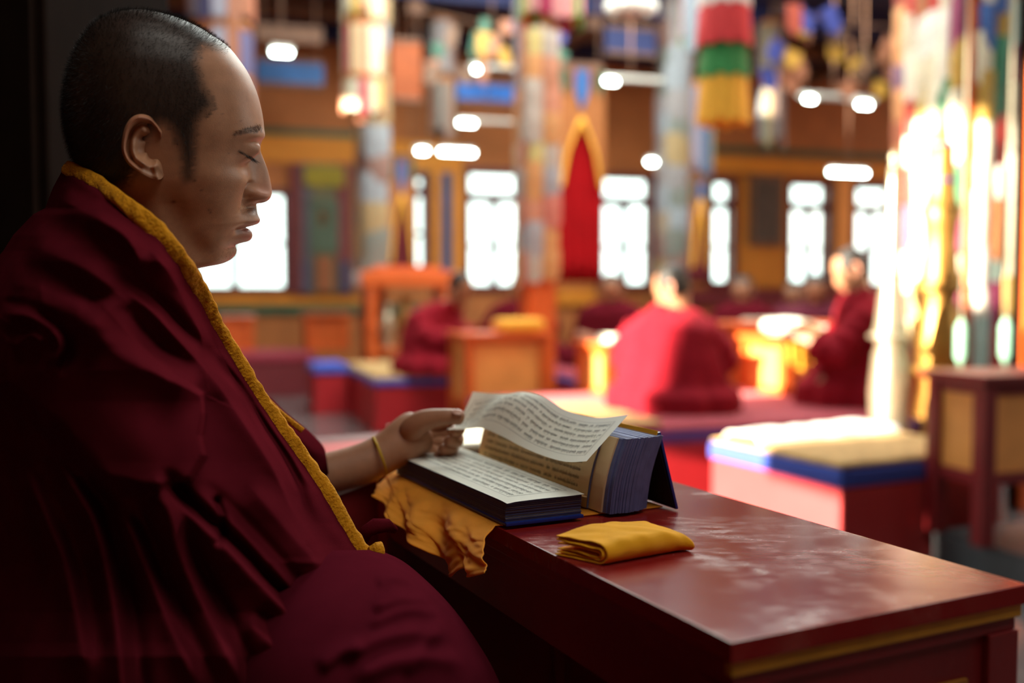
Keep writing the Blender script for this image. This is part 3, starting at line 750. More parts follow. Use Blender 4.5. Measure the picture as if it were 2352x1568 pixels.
LAP = [(1265, 700, 1262, 868, .90, .90), (1300, 640, 1288, 925, .88, .88), (1345, 600, 1338, 985, .86, .87), (1400, 560, 1398, 1042, .84, .86), (1470, 520, 1470, 1094, .82, .85),
       (1550, 500, 1550, 1140, .80, .84), (1640, 480, 1640, 1172, .79, .84), (1760, 470, 1760, 1180, .79, .84), (1900, 470, 1900, 1150, .79, .84), (2060, 480, 2060, 1060, .80, .84), (2140, 500, 2140, 980, .80, .84)]
pillow(LAP, lambda s: .03+.13*math.sin(PI*min(1, s*.9+.05))**.6, 'robe_skirt', M('robe_dark'), person, nu=90, relief=frelief([
    ([(850, 1400), (920, 1375), (1000, 1380)], 12, 14, .009), ([(840, 1440), (930, 1400), (1020, 1410)], 10, 14, .007), ([(780, 1520), (860, 1470), (960, 1450), (1050, 1470)], 16, 22, .010),
    ([(860, 1340), (905, 1325), (950, 1335)], 9, 12, .006), ([(800, 1568), (900, 1520), (1000, 1510), (1080, 1530)], 18, 22, .010), ([(730, 1540), (780, 1500), (840, 1480)], 18, 14, .010),
    ([(930, 1560), (960, 1500), (1010, 1440), (1040, 1420)], 14, 18, .006)]))
v, f = tubegeo([P(834, 1246, .93), P(842, 1220, .925), P(862, 1208, .925), (P(888, 1206, .93)), P(905, 1216, .95)], [.004, .0065, .0075, .0065, .004], 10)
mobj('robe_fold', v, f, M('robe'), person)
# cord bracelet around the wrist
wc = P(877, 1043, 1.124); wd_ = (P(918, 1018, 1.13)-P(840, 1064, 1.12)).normalized()
b1 = (UP-wd_*UP.dot(wd_)).normalized(); b2 = wd_.cross(b1)
ring_pts = []
for k in range(41):
    a = 2*PI*k/40; ring_pts.append(wc+b1*(.0213*math.cos(a))+b2*(.0268*math.sin(a))+wd_*(.004*math.cos(a)-.003))
v, f = tubegeo(ring_pts, .0016, 8); mobj('cord_bracelet', v, f, M('yellow_cord'), person)
# ------------------------------------------------------------------ the low table with the book
def lacquer():
    m = bpy.data.materials.new('red_lacquer'); m.use_nodes = True; nt = m.node_tree; N = nt.nodes; L = nt.links; b = N['Principled BSDF']
    tc = N.new('ShaderNodeTexCoord')
    def nz(sc, det, dist=0.0, st=None):
        n = N.new('ShaderNodeTexNoise'); n.inputs['Scale'].default_value = sc; n.inputs['Detail'].default_value = det; n.inputs['Distortion'].default_value = dist
        if st:
            mp = N.new('ShaderNodeMapping'); mp.inputs['Scale'].default_value = st; mp.inputs['Rotation'].default_value = (0, 0, .35); L.new(tc.outputs['Object'], mp.inputs[0]); L.new(mp.outputs[0], n.inputs['Vector'])
        else: L.new(tc.outputs['Object'], n.inputs['Vector'])
        return n
    def rng(src, a, b_, c, d):
        r = N.new('ShaderNodeMapRange'); r.clamp = True; L.new(src, r.inputs[0]); r.inputs[1].default_value = a; r.inputs[2].default_value = b_; r.inputs[3].default_value = c; r.inputs[4].default_value = d; return r.outputs[0]
    worn = rng(nz(8, 5, .8).outputs['Fac'], .44, .66, 0, 1); fine = rng(nz(38, 6, .5, (1, 2.2, 1)).outputs['Fac'], .36, .68, 0, 1)
    mu = N.new('ShaderNodeMath'); mu.operation = 'MULTIPLY'; L.new(worn, mu.inputs[0]); L.new(fine, mu.inputs[1])
    c = N.new('ShaderNodeMix'); c.data_type = 'RGBA'; L.new(mu.outputs[0], c.inputs[0]); c.inputs[6].default_value = (*lin((128, 26, 26)), 1); c.inputs[7].default_value = (*lin((142, 56, 48)), 1)
    L.new(c.outputs[2], b.inputs['Base Color'])
    L.new(rng(mu.outputs[0], 0, 1, .17, .40), b.inputs['Roughness']); L.new(rng(mu.outputs[0], 0, 1, .18, .50), b.inputs['Specular IOR Level'])
    bp = N.new('ShaderNodeBump'); bp.inputs['Strength'].default_value = .12; bp.inputs['Distance'].default_value = .001; L.new(nz(45, 4).outputs['Fac'], bp.inputs['Height']); L.new(bp.outputs[0], b.inputs['Normal'])
    MATS['red_lacquer'] = m
lacquer()
mat('red_paint', (120, 22, 26), rough=.45, var=.15, scale=12, bump=.15, bscale=120)
mat('yellow_line', (196, 140, 26), rough=.5, var=.15, scale=40)
mat('gold_carved', (170, 112, 40), rough=.45, metal=.2, var=.25, scale=60, bump=.5, bscale=120)
mat('saffron_cloth', (254, 176, 58), rough=.85, var=.08, scale=40, bump=.3, bscale=1600, sheen=.2, spec=.2, trans=.35)
mat('yellow_cloth', (240, 172, 28), rough=.85, var=.08, scale=40, bump=.35, bscale=1600, sheen=.2, spec=.2)
mat('blue_cover', (22, 44, 120), rough=.28, var=.12, scale=40)
mat('cover_lining', (30, 30, 44), rough=.7, var=.1)
mat('page_edge_blue', (96, 108, 160), rough=.6, var=.18, scale=90)
mat('page_edge_dark', (62, 66, 104), rough=.6, var=.18, scale=90)
mat('page_edge_gold', (150, 136, 110), rough=.5, var=.2, scale=120)
mat('paper', (240, 240, 226), rough=.75, var=.03, scale=8, trans=.22)
mat('paper_cream', (222, 200, 158), rough=.75, var=.04, scale=8)
mat('ink', (30, 30, 32), rough=.8, var=.05)
BT = Vector((.443, -.897, 0)).normalized(); BN = Vector((.897, .443, 0)).normalized()
B0 = Vector((-.0043, .892, 0))
def bk(t, n, z): return B0+BT*t+BN*n+UP*z
BAX = (BT, BN, UP)
TZ = .735
table = thing('low_table', bk(-.02, .13, 0), 'glossy dark red low table with yellow edge lines in front of the reading person', 'table')
T0, T1, N0, N1 = -.37, .322, -.004, .270
tm, nm_ = (T0+T1)/2, (N0+N1)/2
v, f = boxgeo(bk(tm, nm_, TZ-.007), BAX, ((T1-T0)/2, (N1-N0)/2, .007), .0009); mobj('tabletop', v, f, M('red_lacquer'), table, False)
v, f = boxgeo(bk(tm, nm_, TZ-.019), BAX, ((T1-T0)/2-.010, (N1-N0)/2-.003, .0050), .0015); mobj('under_frame', v, f, M('red_paint'), table, False)
for tt in (T0+.0065, T1-.0065):
    v, f = boxgeo(bk(tt, nm_, TZ-.019), BAX, (.0035, (N1-N0)/2-.003, .0050), .0015); mobj('edge_line', v, f, M('yellow_line'), table, False)
v, f = boxgeo(bk(tm, nm_, TZ-.029), BAX, ((T1-T0)/2-.006, (N1-N0)/2-.006, .005), .001); mobj('moulding', v, f, M('red_paint'), table, False)
v, f = boxgeo(bk(tm, N0+.014, TZ-.034-.024), BAX, ((T1-T0)/2-.03, .006, .024)); mobj('apron', v, f, M('red_paint'), table, False)
v, f = boxgeo(bk(tm, N1-.014, (TZ-.034)/2+.02), BAX, ((T1-T0)/2-.03, .006, (TZ-.034)/2-.02)); mobj('back_panel', v, f, M('red_paint'), table, False)  # full board added to keep the space under the table dark
for tt in (T0+.016, T1-.016):
    if tt < 0:
        v, f = boxgeo(bk(tt, nm_, (TZ-.034)/2+.012), BAX, (.006, (N1-N0)/2-.03, (TZ-.034)/2-.012)); mobj('end_blocker', v, f, M('red_paint'), table, False); continue  # added end board, shuts light out from below the tabletop
    v, f = boxgeo(bk(tt, nm_, TZ-.034-.055), BAX, (.006, (N1-N0)/2-.03, .055)); ap = mobj('apron', v, f, M('red_paint'), table, False)
    if tt > 0:
        cn = bk(T1-.0095, nm_, TZ-.034-.062); m_ = MB()
        for a, b, hx, hz in ((0, .030, .082, .0022), (0, -.030, .082, .0022), (.082, 0, .0022, .032), (-.082, 0, .0022, .032)):
            m_.box(cn+BN*a+UP*b, BAX, (.002, hx, hz), .001)
        m_.build('carved_border', M('gold_carved'), ap)
        for k in range(-2, 3):
            m2 = MB(); c0 = cn+BN*(k*.030)
            for q in range(6):
                a = q*PI/3; vv, ff = ellipsoid(c0+BN*(.007*math.cos(a))+UP*(.009*math.sin(a)), (BT, BN, UP), (.0025, .0055, .0055), 6, 8); m2.add(vv, ff)
            m2.build('carved_flower', M('gold_carved'), ap, True)
for tt in (T0+.02, T1-.02):
    for nn in (N0+.02, N1-.02):
        v, f = boxgeo(bk(tt, nn, (TZ-.034)/2), BAX, (.016, .016, (TZ-.034)/2), .002); mobj('leg', v, f, M('red_paint'), table, False)
# ---- printed script: letter strokes as flat ink shapes on the page
def script(fn, L, H, rows, seed, gap=.0008, dens=1.0, sx=1):
    """fn(u, v, lift) -> point, u along the lines (0..L), v across (0..H)"""
    q = random.Random(seed); V = []; F = []
    def stroke(pts, w):
        for i in range(len(pts)-1):
            (a, b), (c, d) = pts[i], pts[i+1]; l = math.hypot(c-a, d-b) or 1e-9
            nx, ny = -(d-b)/l*w/2, (c-a)/l*w/2; n = len(V)
            for x, y in ((a+nx, b+ny), (a-nx, b-ny), (c-nx, d-ny), (c+nx, d+ny)): V.append(fn(x, y, .00025))
            F.append((n, n+1, n+2, n+3))
    W1 = .00031
    # frame: double end lines and thin long lines
    for x in (0, .0022): stroke([(x, 0), (x, H)], W1); stroke([(L-x, 0), (L-x, H)], W1)
    nseg = 24
    for y in (0, H): stroke([(L*i/nseg, y) for i in range(nseg+1)], W1*.8)
    pitch = H/(rows+.25)
    for r_ in range(rows):
        y0 = pitch*(r_+.45); x = .0045; gh = pitch*.50
        while x < L-.006:
            wlen = q.randint(2, 9)
            for k in range(wlen):
                gw = q.uniform(.0012, .0021)*sx
                if x+gw > L-.0045: break
                stroke([(x, y0), (x+gw*.95, y0)], W1*1.25)                         # head line
                kind = q.random(); sxr = x+gw*.85
                stroke([(sxr, y0), (sxr, y0+gh*q.uniform(.45, .95))], W1*1.1)       # right stem
                if kind < .45: stroke([(x+gw*.2, y0), (x+gw*.1, y0+gh*.35), (x+gw*.55, y0+gh*.42), (sxr, y0+gh*.25)], W1)
                elif kind < .75: stroke([(x+gw*.15, y0+gh*.15), (x+gw*.5, y0+gh*.5), (x+gw*.2, y0+gh*.6)], W1)
                else: stroke([(x+gw*.35, y0), (x+gw*.35, y0+gh*.45)], W1)
                if q.random() < .28: stroke([(x+gw*.2, y0-gh*.35), (x+gw*.5, y0-gh*.16), (x+gw*.8, y0-gh*.30)], W1)
                if q.random() < .20: stroke([(x+gw*.2, y0+gh*.85), (x+gw*.6, y0+gh*1.05), (x+gw*.9, y0+gh*.85)], W1)
                x += gw+.0002
            stroke([(x+.0002, y0), (x+.0006, y0)], W1)                              # dot between syllables
            x += .0011 if q.random() < .7 else q.uniform(.0025, .007)
            if q.random() < .12: stroke([(x, y0), (x, y0+gh*.9)], W1); x += .002
    return V, F
# ---- wrapping cloth: lies under the book and hangs over the table edge
def build_wrap():
    ns, nv = 120, 90; V = []
    low = catmull([(0, 868, 1136), (.2, 900, 1186), (.4, 962, 1236), (.54, 1016, 1286), (.64, 1050, 1323), (.74, 1076, 1304), (.86, 1104, 1322), (1, 1118, 1314)], 400); low[:, 2] = np.convolve(np.pad(low[:, 2], 8, mode='edge'), np.ones(17)/17, 'valid')
    for i in range(ns):
        s = i/(ns-1); t = -.315+s*.303
        e = bk(t, N0-.0015, TZ+.0018); bx = np.interp(s, low[:, 0], low[:, 1]); by = np.interp(s, low[:, 0], low[:, 2])
        bot = P(bx, by, e.y-.072+.005*math.sin(s*23))
        for j in range(nv):
            k = j/(nv-1)
            if k < .42:
                n = .178-(.178-N0)*(k/.42); p = bk(t+.004*mnoise.noise(Vector((s*4, k*9, 1))), n, TZ+.0012)
                if n > .176 : p = bk(t, n+.004*mnoise.noise(Vector((s*9, 0, 5))), TZ+.0012)
            else:
                h = (k-.42)/.58
                p = e.lerp(bot, h)
                out = .019*math.sin(min(1, h*2.2)*PI/2)*(.75+.25*math.sin(s*17+.6))*smooth1(0, .3, s)*(1-.5*h)
                wr = .0055*mnoise.noise(Vector((s*5-h*2.4, h*1.8+s*3, 3)))+.0030*mnoise.noise(Vector((s*9-h*4, h*2.5, 8)))+.0016*mnoise.noise(Vector((s*18+h*7, h*9-s*7, 2)))
                pl = .0045*h*math.sin(s*28+h*2.0)*smooth1(.1, .5, h)
                p = p-BN*(out+wr*min(1, h*3)+pl)*1.0
                hem = smooth1(.945, .955, h)*.0012
                p = p-BN*hem+Vector((0, 0, .0012*mnoise.noise(Vector((s*14, h*6, 4)))*h))
            V.append(p)
    return V, gridfaces(ns, nv)
v, f = build_wrap()
wrap = mobj('wrapping_cloth', v, f, M('saffron_cloth'))
sd_ = wrap.modifiers.new('thick', 'SOLIDIFY'); sd_.thickness = .0009; sd_.offset = 1
tag(wrap, 'creased saffron cloth under the open book, draped over the table edge', 'cloth')
stv = MB(); 
# ---- the book
Z0 = TZ+.0032
book = thing('book', bk(-.14, .08, Z0), 'long open book with dark blue page edges on saffron cloth', 'book')
v, f = boxgeo(bk(-.1445, .0385, Z0+.0016), BAX, (.1465, .0405, .0016), .001); mobj('front_cover', v, f, M('blue_cover'), book, False)
ma, mg = MB(), MB(); zt = Z0+.0032; q = random.Random(4); nsl = 26; hh_ = .0181/nsl
for k in range(nsl):
    o1 = q.uniform(-.0007, .0005)+(.0010 if k > 20 else 0)-.0016*math.exp(-((k-9)/5)**2); o2 = q.uniform(-.0003, .0003)
    ma.box(bk(-.1455+o1, .0385+o2, zt+hh_*(k+.5)), BAX, (.1445, .0395, hh_*.47))
    if k in (4, 6, 13, 18): mg.box(bk(-.1455+o1+.0002, .0385+o2, zt+hh_*(k+.96)), BAX, (.1445, .0393, hh_*.09))
tag(ma.build('page_block', M('page_edge_dark'), book), kind='stuff'); tag(mg.build('gilt_leaf', M('page_edge_gold'), book), kind='stuff')
ZA = zt+.0182
def pageA(u, v, lift=0):   # u 0..1 along, v 0..1 across
    t = -.2915+.2945*u; n = -.0015+.0805*v
    z = ZA+.0010+.0012*math.sin(PI*v)*.6+.0030*smooth1(.75, 1, v)*(1-u*.75)-.0007*(1-smooth1(0, .12, v))*(.5+.5*u)-.0005*(1-smooth1(0, .05, 1-u))
    return bk(t, n, z+lift)
def sheet(fn, nu, nv, corner=0):
    V = []; 
    for i in range(nu):
        for j in range(nv): V.append(fn(i/(nu-1), j/(nv-1)))
    return V, gridfaces(nu, nv)
def paper_obj(name, fn, nu, nv, m, parent, th=.00016):
    V1 = [fn(i/(nu-1), j/(nv-1), 0) for i in range(nu) for j in range(nv)]
    return mobj(name, V1, gridfaces(nu, nv), m, parent)
pgA = paper_obj('page', pageA, 80, 24, M('paper'), book)
v, f = script(lambda x, y, l: pageA(.06+x/.2945, .90-y/.0805, l+.0001), .258, .062, 6, 11)
tag(mobj('printed_text', v, f, M('ink'), pgA, False), kind='stuff')
# standing half: a leaning thick block with two staggered page faces
LE = math.sin(.17), math.cos(.17)
def lean(t, n, h, bow=0):
    return bk(t+.010*(h/.074)*1.0, n+h*LE[0]-bow, Z0+h*LE[1])
def slab(mbb, t0, t1, n0, n1, h0, h1):
    V = []; rows = 7
    for i in range(rows):
        h = h0+(h1-h0)*i/(rows-1); cv = .0035*math.sin(PI*i/(rows-1))
        V += [lean(t0, n0, h, cv), lean(t1, n0, h, cv), lean(t1, n1, h, cv), lean(t0, n1, h, cv)]
    F = []
    for i in range(rows-1):
        for j in range(4): F.append((i*4+j, i*4+(j+1) % 4, (i+1)*4+(j+1) % 4, (i+1)*4+j))
    F.append((3, 2, 1, 0)); F.append(tuple((rows-1)*4+j for j in range(4)))
    mbb.add(V, F)
mb_, mg2 = MB(), MB(); nb2 = 30; q = random.Random(9)
for k in range(nb2):
    x = k/(nb2-1); n0 = .1055+.046*x; t1 = .004-.020*(x-.35)**2+q.uniform(-.0007, .0007)-(.004 if k == 0 else 0)
    slab(mb_, -.288, t1, n0, n0+.046/nb2*(.97 if k not in (3, 9, 12, 13, 17, 23) else .80), .0005+q.uniform(0, .0006), .0745+q.uniform(-.0006, .0006)-.002*(x-.5)**2)
for k in (3, 9, 12, 13, 17, 23):
    x = k/(nb2-1); n0 = .1055+.046*x+.046/nb2*.82; slab(mg2, -.287, .0036-.020*(x-.35)**2, n0, n0+.00022, .001, .0742)
tag(mb_.build('page_block', M('page_edge_blue'), book), kind='stuff'); tag(mg2.build('gilt_leaf', M('page_edge_gold'), book), kind='stuff')
m3 = MB(); slab(m3, -.288, -.008, .1035, .1054, .0006, .0738); m3.build('leaf', M('paper_cream'), book)
m3 = MB(); slab(m3, -.288, -.0307, .1012, .1030, .0006, .0735); m3.build('leaf_bundle', M('page_edge_blue'), book)
def pageB(u, v, lift=0):
    t = -.288+.2575*u; h = .0008+.0725*v; return lean(t, .1005-lift, h, .0035*math.sin(PI*v))
pgB = paper_obj('page', pageB, 60, 14, M('paper_cream'), book)
v, f = script(lambda x, y, l: pageB(.94-x/.2575, .10+y/.0725, l+.0002), .232, .058, 7, 23)
tag(mobj('printed_text', v, f, M('ink'), pgB, False), kind='stuff')
# the valley between the halves: a few leaves curving up from the flat half
def gutter(u, v, lift=0):
    a = v*PI/2; t = -.290+.262*u; return bk(t, .079+.021*math.sin(a)*1.0, ZA+.0004-.013*math.sin(a)*(1-.0)+.004*(1-math.cos(a)))
paper_obj('gutter_leaf', gutter, 30, 12, M('paper_cream'), book)
# back cover standing like a tent behind the block
def board(t0, t1, a, b, th, m, nm, parent):
    (na, za), (nb3, zb) = a, b; d = Vector((nb3-na, zb-za)).normalized(); ax = (BT, (BN*d.x+UP*d.y), (BN*d.y-UP*d.x))
    c = bk((t0+t1)/2, (na+nb3)/2, (za+zb)/2); L_ = math.hypot(nb3-na, zb-za)
    v, f = boxgeo(c, ax, ((t1-t0)/2, L_/2, th/2), .0008); return mobj(nm, v, f, m, parent, False)
bc_ = board(-.29, .0045, (.184, TZ+.0018), (.1622, TZ+.0790), .0028, M('blue_cover'), 'back_cover', book)
board(-.288, .002, (.1815, TZ+.004), (.1600, TZ+.0775), .0006, M('cover_lining'), 'lining', bc_)
board(-.289, .004, (.1545, TZ+.060), (.1605, TZ+.0805), .0010, M('yellow_cloth'), 'endpaper', book)
# ---- the loose page being turned, held between thumb and fingers
near = catmull([(1026, 986, 1.128), (1068, 985, 1.115), (1108, 983, 1.095), (1150, 1000, 1.06), (1200, 1026, 1.02), (1250, 1047, .985), (1300, 1060, .945), (1347, 1059, .912)], 81)
far = catmull([(1086, 899, 1.165), (1125, 903, 1.155), (1165, 904, 1.135), (1203, 900, 1.11), (1250, 911, 1.075), (1300, 942, 1.04), (1370, 959, 1.0), (1443, 952, .965)], 81)
NV_ = [P(*a) for a in near]; FV_ = [P(*a) for a in far]
def turned(u, v, lift=0):
    x = u*80; i = min(79, max(0, int(x))); fr = x-i
    a = NV_[i].lerp(NV_[i+1], fr); b = FV_[i].lerp(FV_[i+1], fr)
    p = a.lerp(b, v)
    p = p+UP*(lift+.012*math.sin(PI*v)*math.exp(-((u-.30-.02*v)/.16)**2)-.010*math.sin(PI*v)*math.exp(-((u-.02)/.14)**2))
    return p
tp = paper_obj('turned_page', turned, 120, 30, M('paper'), None)
tag(tp, 'loose white printed page curling in the air, held by the reading person', 'page')
v, f = script(lambda x, y, l: turned(.955-x/.285, .86-y/.082, l+.0003), .262, .060, 6, 31)
tag(mobj('printed_text', v, f, M('ink'), tp, False), kind='stuff')
# ---- folded yellow cloth
fa, fb = G(1394, 1301, TZ), G(1588, 1266, TZ); fx = (fb-fa).normalized(); fy = UP.cross(fx).normalized()
flen = (fb-fa).length
def fold_sheet(w, h, z0, n_w, seed, y0=0):
    prof = []
    for a in np.linspace(1, 0, 16): prof.append((y0+h/2+(w-h/2)*a, z0+h))          # top, back to front
    for a in np.linspace(PI/2, -PI/2, 14)[1:-1]: prof.append((y0+h/2-h/2*math.cos(a), z0+h/2+h/2*math.sin(a)))
    for a in np.linspace(0, 1, 16): prof.append((y0+h/2+(w-h/2)*a, z0))
    V = []; ns = 60
    for i in range(ns):
        s = i/(ns-1)
        for y, z in prof:
            zz = z*(1+.20*math.sin(PI*min(1, s*1.1))+.12*mnoise.noise(Vector((s*3, y*30, seed))))
            endr = 1-(max(0, (s-.90)/.10))**2*.45; zz = zz*endr
            endf = (max(0, (s-.90)/.10))**2
            sk = .012*(y/.05)          # the left end is folded askew
            xx = s*flen-.006*endf*(y > .05)+(-.020*(y/.062)+.003*mnoise.noise(Vector((y*60, z*90, seed))))*(1-s)
            wr = .0016*mnoise.noise(Vector((s*6+y*40, y*50, seed+3)))
            V.append(Vector((fa.x, fa.y, TZ+.0006))+fx*xx+fy*(y-.004*endf+.0015*mnoise.noise(Vector((s*5, z*80, seed)))*1)+UP*max(.0003, zz+wr*(z > .004)))
    return V, gridfaces(ns, len(prof))
fc = MB()
for w, h, z0, sd, y0 in ((.050, .0150, .0006, 1, 0), (.045, .0095, .0030, 2, .004), (.040, .0045, .0052, 3, .007)):
    v, f = fold_sheet(w, h, z0, 60, sd, y0); fc.add(v, f)
fo = fc.build('folded_cloth', M('yellow_cloth'), None, True)
s2 = fo.modifiers.new('thick', 'SOLIDIFY'); s2.thickness = .0014; s2.offset = 0
s3 = fo.modifiers.new('round', 'SUBSURF'); s3.levels = 1; s3.render_levels = 1
tag(fo, 'small bright yellow cloth folded into a pad on the red table', 'cloth')
# ------------------------------------------------------------------ dark cabinet behind the reading person
cabx0, cabx1, cabd = -960, 108, 1.36
cb0 = P(cabx0, 670, cabd); cb1 = P(cabx1, 670, cabd)
cabv = Vector((1, 0, 0)); cabt = thing('dark_cabinet', ((cb0.x+cb1.x)/2, cabd+.26, 0), 'tall dark wooden cabinet standing behind the head of the reading person', 'cabinet')
cw = (cb1.x-cb0.x)/2; cc_ = Vector(((cb0.x+cb1.x)/2, cabd+.26, 1.05))
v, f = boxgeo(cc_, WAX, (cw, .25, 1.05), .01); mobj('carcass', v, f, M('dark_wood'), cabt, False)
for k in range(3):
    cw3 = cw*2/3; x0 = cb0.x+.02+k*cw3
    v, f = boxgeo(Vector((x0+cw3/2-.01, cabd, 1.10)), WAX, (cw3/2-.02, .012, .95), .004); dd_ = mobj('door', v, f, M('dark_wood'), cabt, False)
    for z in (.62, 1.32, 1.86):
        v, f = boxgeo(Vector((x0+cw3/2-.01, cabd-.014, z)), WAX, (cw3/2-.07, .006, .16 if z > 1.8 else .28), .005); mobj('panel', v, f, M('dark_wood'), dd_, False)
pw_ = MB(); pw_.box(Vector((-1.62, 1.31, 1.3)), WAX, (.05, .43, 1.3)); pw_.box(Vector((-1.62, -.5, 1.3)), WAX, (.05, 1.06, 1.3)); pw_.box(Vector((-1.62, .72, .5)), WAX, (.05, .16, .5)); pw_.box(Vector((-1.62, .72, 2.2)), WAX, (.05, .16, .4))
struct('wall_light_blocker', pw_.v, pw_.f, M('dark_wood'))  # added unseen wall keeping sky light off the nape, gap passes a sunbeam
# ------------------------------------------------------------------ ceiling lamps
def ceiling_lamp(px, py, d, wpx, label, refl=0):
    c = P(px, py, d); s = d/FPX; hl = max(6, (wpx-26)/2)*s
    t = thing('ceiling_lamp', c, label, 'lamp', None)
    mb = MB(); mb.tube([c-RV*hl, c+RV*hl], .016, 10); mb.build('tube', M('lamp_glow'), t, True)
    e = max(hl, .10)+refl*s/2; cx = c+RV*(refl*s/2*1.0)
    v, f = boxgeo(cx+UP*.040, RAX, (e, .05, .018), .008); mobj('reflector', v, f, M('white_paint'), t, False)
    r_ = MB(); r_.tube([cx+UP*.055, Vector((cx.x, cx.y, CEIL-.02))], .008, 6); r_.build('rod', M('beam_brown'), t)
    v, f = boxgeo(Vector((cx.x, cx.y, CEIL-.015)), RAX, (.05, .05, .015), .004); mobj('mount', v, f, M('white_paint'), t, False)
for a in [(647, 121, 9.5, 66, 'lit ceiling lamp in front of the forehead of the reading person'), (1097, 160, 11, 66, 'lit lamp above the bright blue ceiling panel', 110), (1398, 187, 10.5, 62, 'lit lamp just beside the pillar with the red banner', 110),
          (1860, 228, 9.5, 46, 'first lamp of the close pair on one white reflector', 125), (1985, 241, 9.5, 54, 'second lamp of the close pair, nearer the gold column'), (1072, 283, 11.5, 60, 'dim lamp under the bright blue ceiling panel', 90),
          (970, 347, 12, 46, 'small round lamp above the narrow slit window'), (1050, 350, 12, 104, 'long lit lamp above the tall window of three panes'), (1505, 373, 11.5, 62, 'lit lamp low beside the patchwork pillar'), (1948, 397, 11.5, 122, 'long lit tube lamp above the last two windows')]:
    ceiling_lamp(a[0], a[1], a[2], a[3], a[4], a[5] if len(a) > 5 else 0)
# painted panels hung under the ceiling
def hung_panel(px0, px1, py0, py1, d, m, label, th=.03):
    a = P(px0, py0, d); b = P(px1, py1, d); c = (a+b)/2; w = (b.x-a.x)/2; h = (a.z-b.z)/2
    t = thing('ceiling_panel', c, label, 'panel')
    v, f = boxgeo(c, RAX, (w, th, h), .01); mobj('board', v, f, M(m), t, False)
    for k in (-1, 1):
        v, f = boxgeo(c+UP*(k*(h-.02))-RU*.035, RAX, (w, .01, .02), .004); mobj('border', v, f, M('beam_brown'), t, False)
    for k in (-.8, .8):
        r_ = MB(); q = c+RV*(w*k)+UP*h; r_.tube([q, Vector((q.x, q.y, CEIL))], .006, 6); r_.build('hanger', M('beam_brown'), t)
mat('panel_blue', (40, 96, 160), rough=.6, var=.2, scale=4); mat('panel_bright', (20, 100, 190), rough=.6, var=.15, scale=4); mat('panel_orange', (150, 70, 20), rough=.7, var=.2, scale=5)
hung_panel(590, 742, 136, 200, 11, 'panel_blue', 'blue painted panel under the ceiling near the forehead')
hung_panel(1046, 1182, 186, 240, 11.6, 'panel_bright', 'bright blue painted panel hanging below the white lamp')
hung_panel(896, 968, 90, 235, 10, 'panel_orange', 'orange brown hanging board beside the striped tassel banner')
hung_panel(590, 740, 60, 98, 10.2, 'beam_brown', 'brown painted board above the blue ceiling panel')
hung_panel(1385, 1510, 60, 130, 11, 'navy', 'navy painted panel below the white chandelier')
# white chandelier at the top edge
ch = thing('chandelier', P(1450, 12, 8.0), 'white glass chandelier hanging beside the pillar of coloured strips', 'chandelier')
chc = P(1450, 12, 8.0)
m_ = MB(); m_.lathe(chc, [(.02, -.10), (.09, -.08), (.13, -.02), (.10, .06), (.03, .12)], 20); m_.build('bowl', M('white_paint'), ch, True)
for k in range(8):
    a = 2*PI*k/8; q = chc+Vector((.17*math.cos(a), .17*math.sin(a), -.02)); m_ = MB(); m_.lathe(q, [(.01, -.06), (.035, -.03), (.04, .02), (.015, .06)], 12); sh_ = m_.build('glass_shade', M('white_paint'), ch, True)
    m_ = MB(); m_.tube([chc+UP*.06, (chc+q)/2+UP*.10, q+UP*.05], .008, 6); m_.build('arm', M('gold'), ch, True)
m_ = MB(); m_.tube([chc+UP*.1, Vector((chc.x, chc.y, CEIL))], .01, 6); m_.build('rod', M('gold'), ch)
# ------------------------------------------------------------------ pillars dressed with brocade patches
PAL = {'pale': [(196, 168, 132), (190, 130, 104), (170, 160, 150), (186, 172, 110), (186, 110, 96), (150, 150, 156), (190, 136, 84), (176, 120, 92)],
       'glare_vivid': [(232, 226, 206), (226, 216, 186), (236, 230, 220), (230, 224, 210), (216, 206, 180), (228, 218, 190), (190, 150, 60), (60, 136, 100), (60, 100, 170), (190, 60, 50), (140, 50, 90), (200, 176, 110), (170, 196, 186), (70, 70, 96), (176, 112, 70)],  # near-whites paint sun glare onto the patches, the rest are cloth colours
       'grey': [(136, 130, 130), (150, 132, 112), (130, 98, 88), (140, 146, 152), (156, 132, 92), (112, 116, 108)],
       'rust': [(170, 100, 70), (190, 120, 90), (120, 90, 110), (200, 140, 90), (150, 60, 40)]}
PM = {}
def cmat(c):
    n = 'brocade_%d_%d_%d' % c
    if n not in MATS: mat(n, c, rough=.62, var=.25, scale=60, sheen=.2)
    return MATS[n]
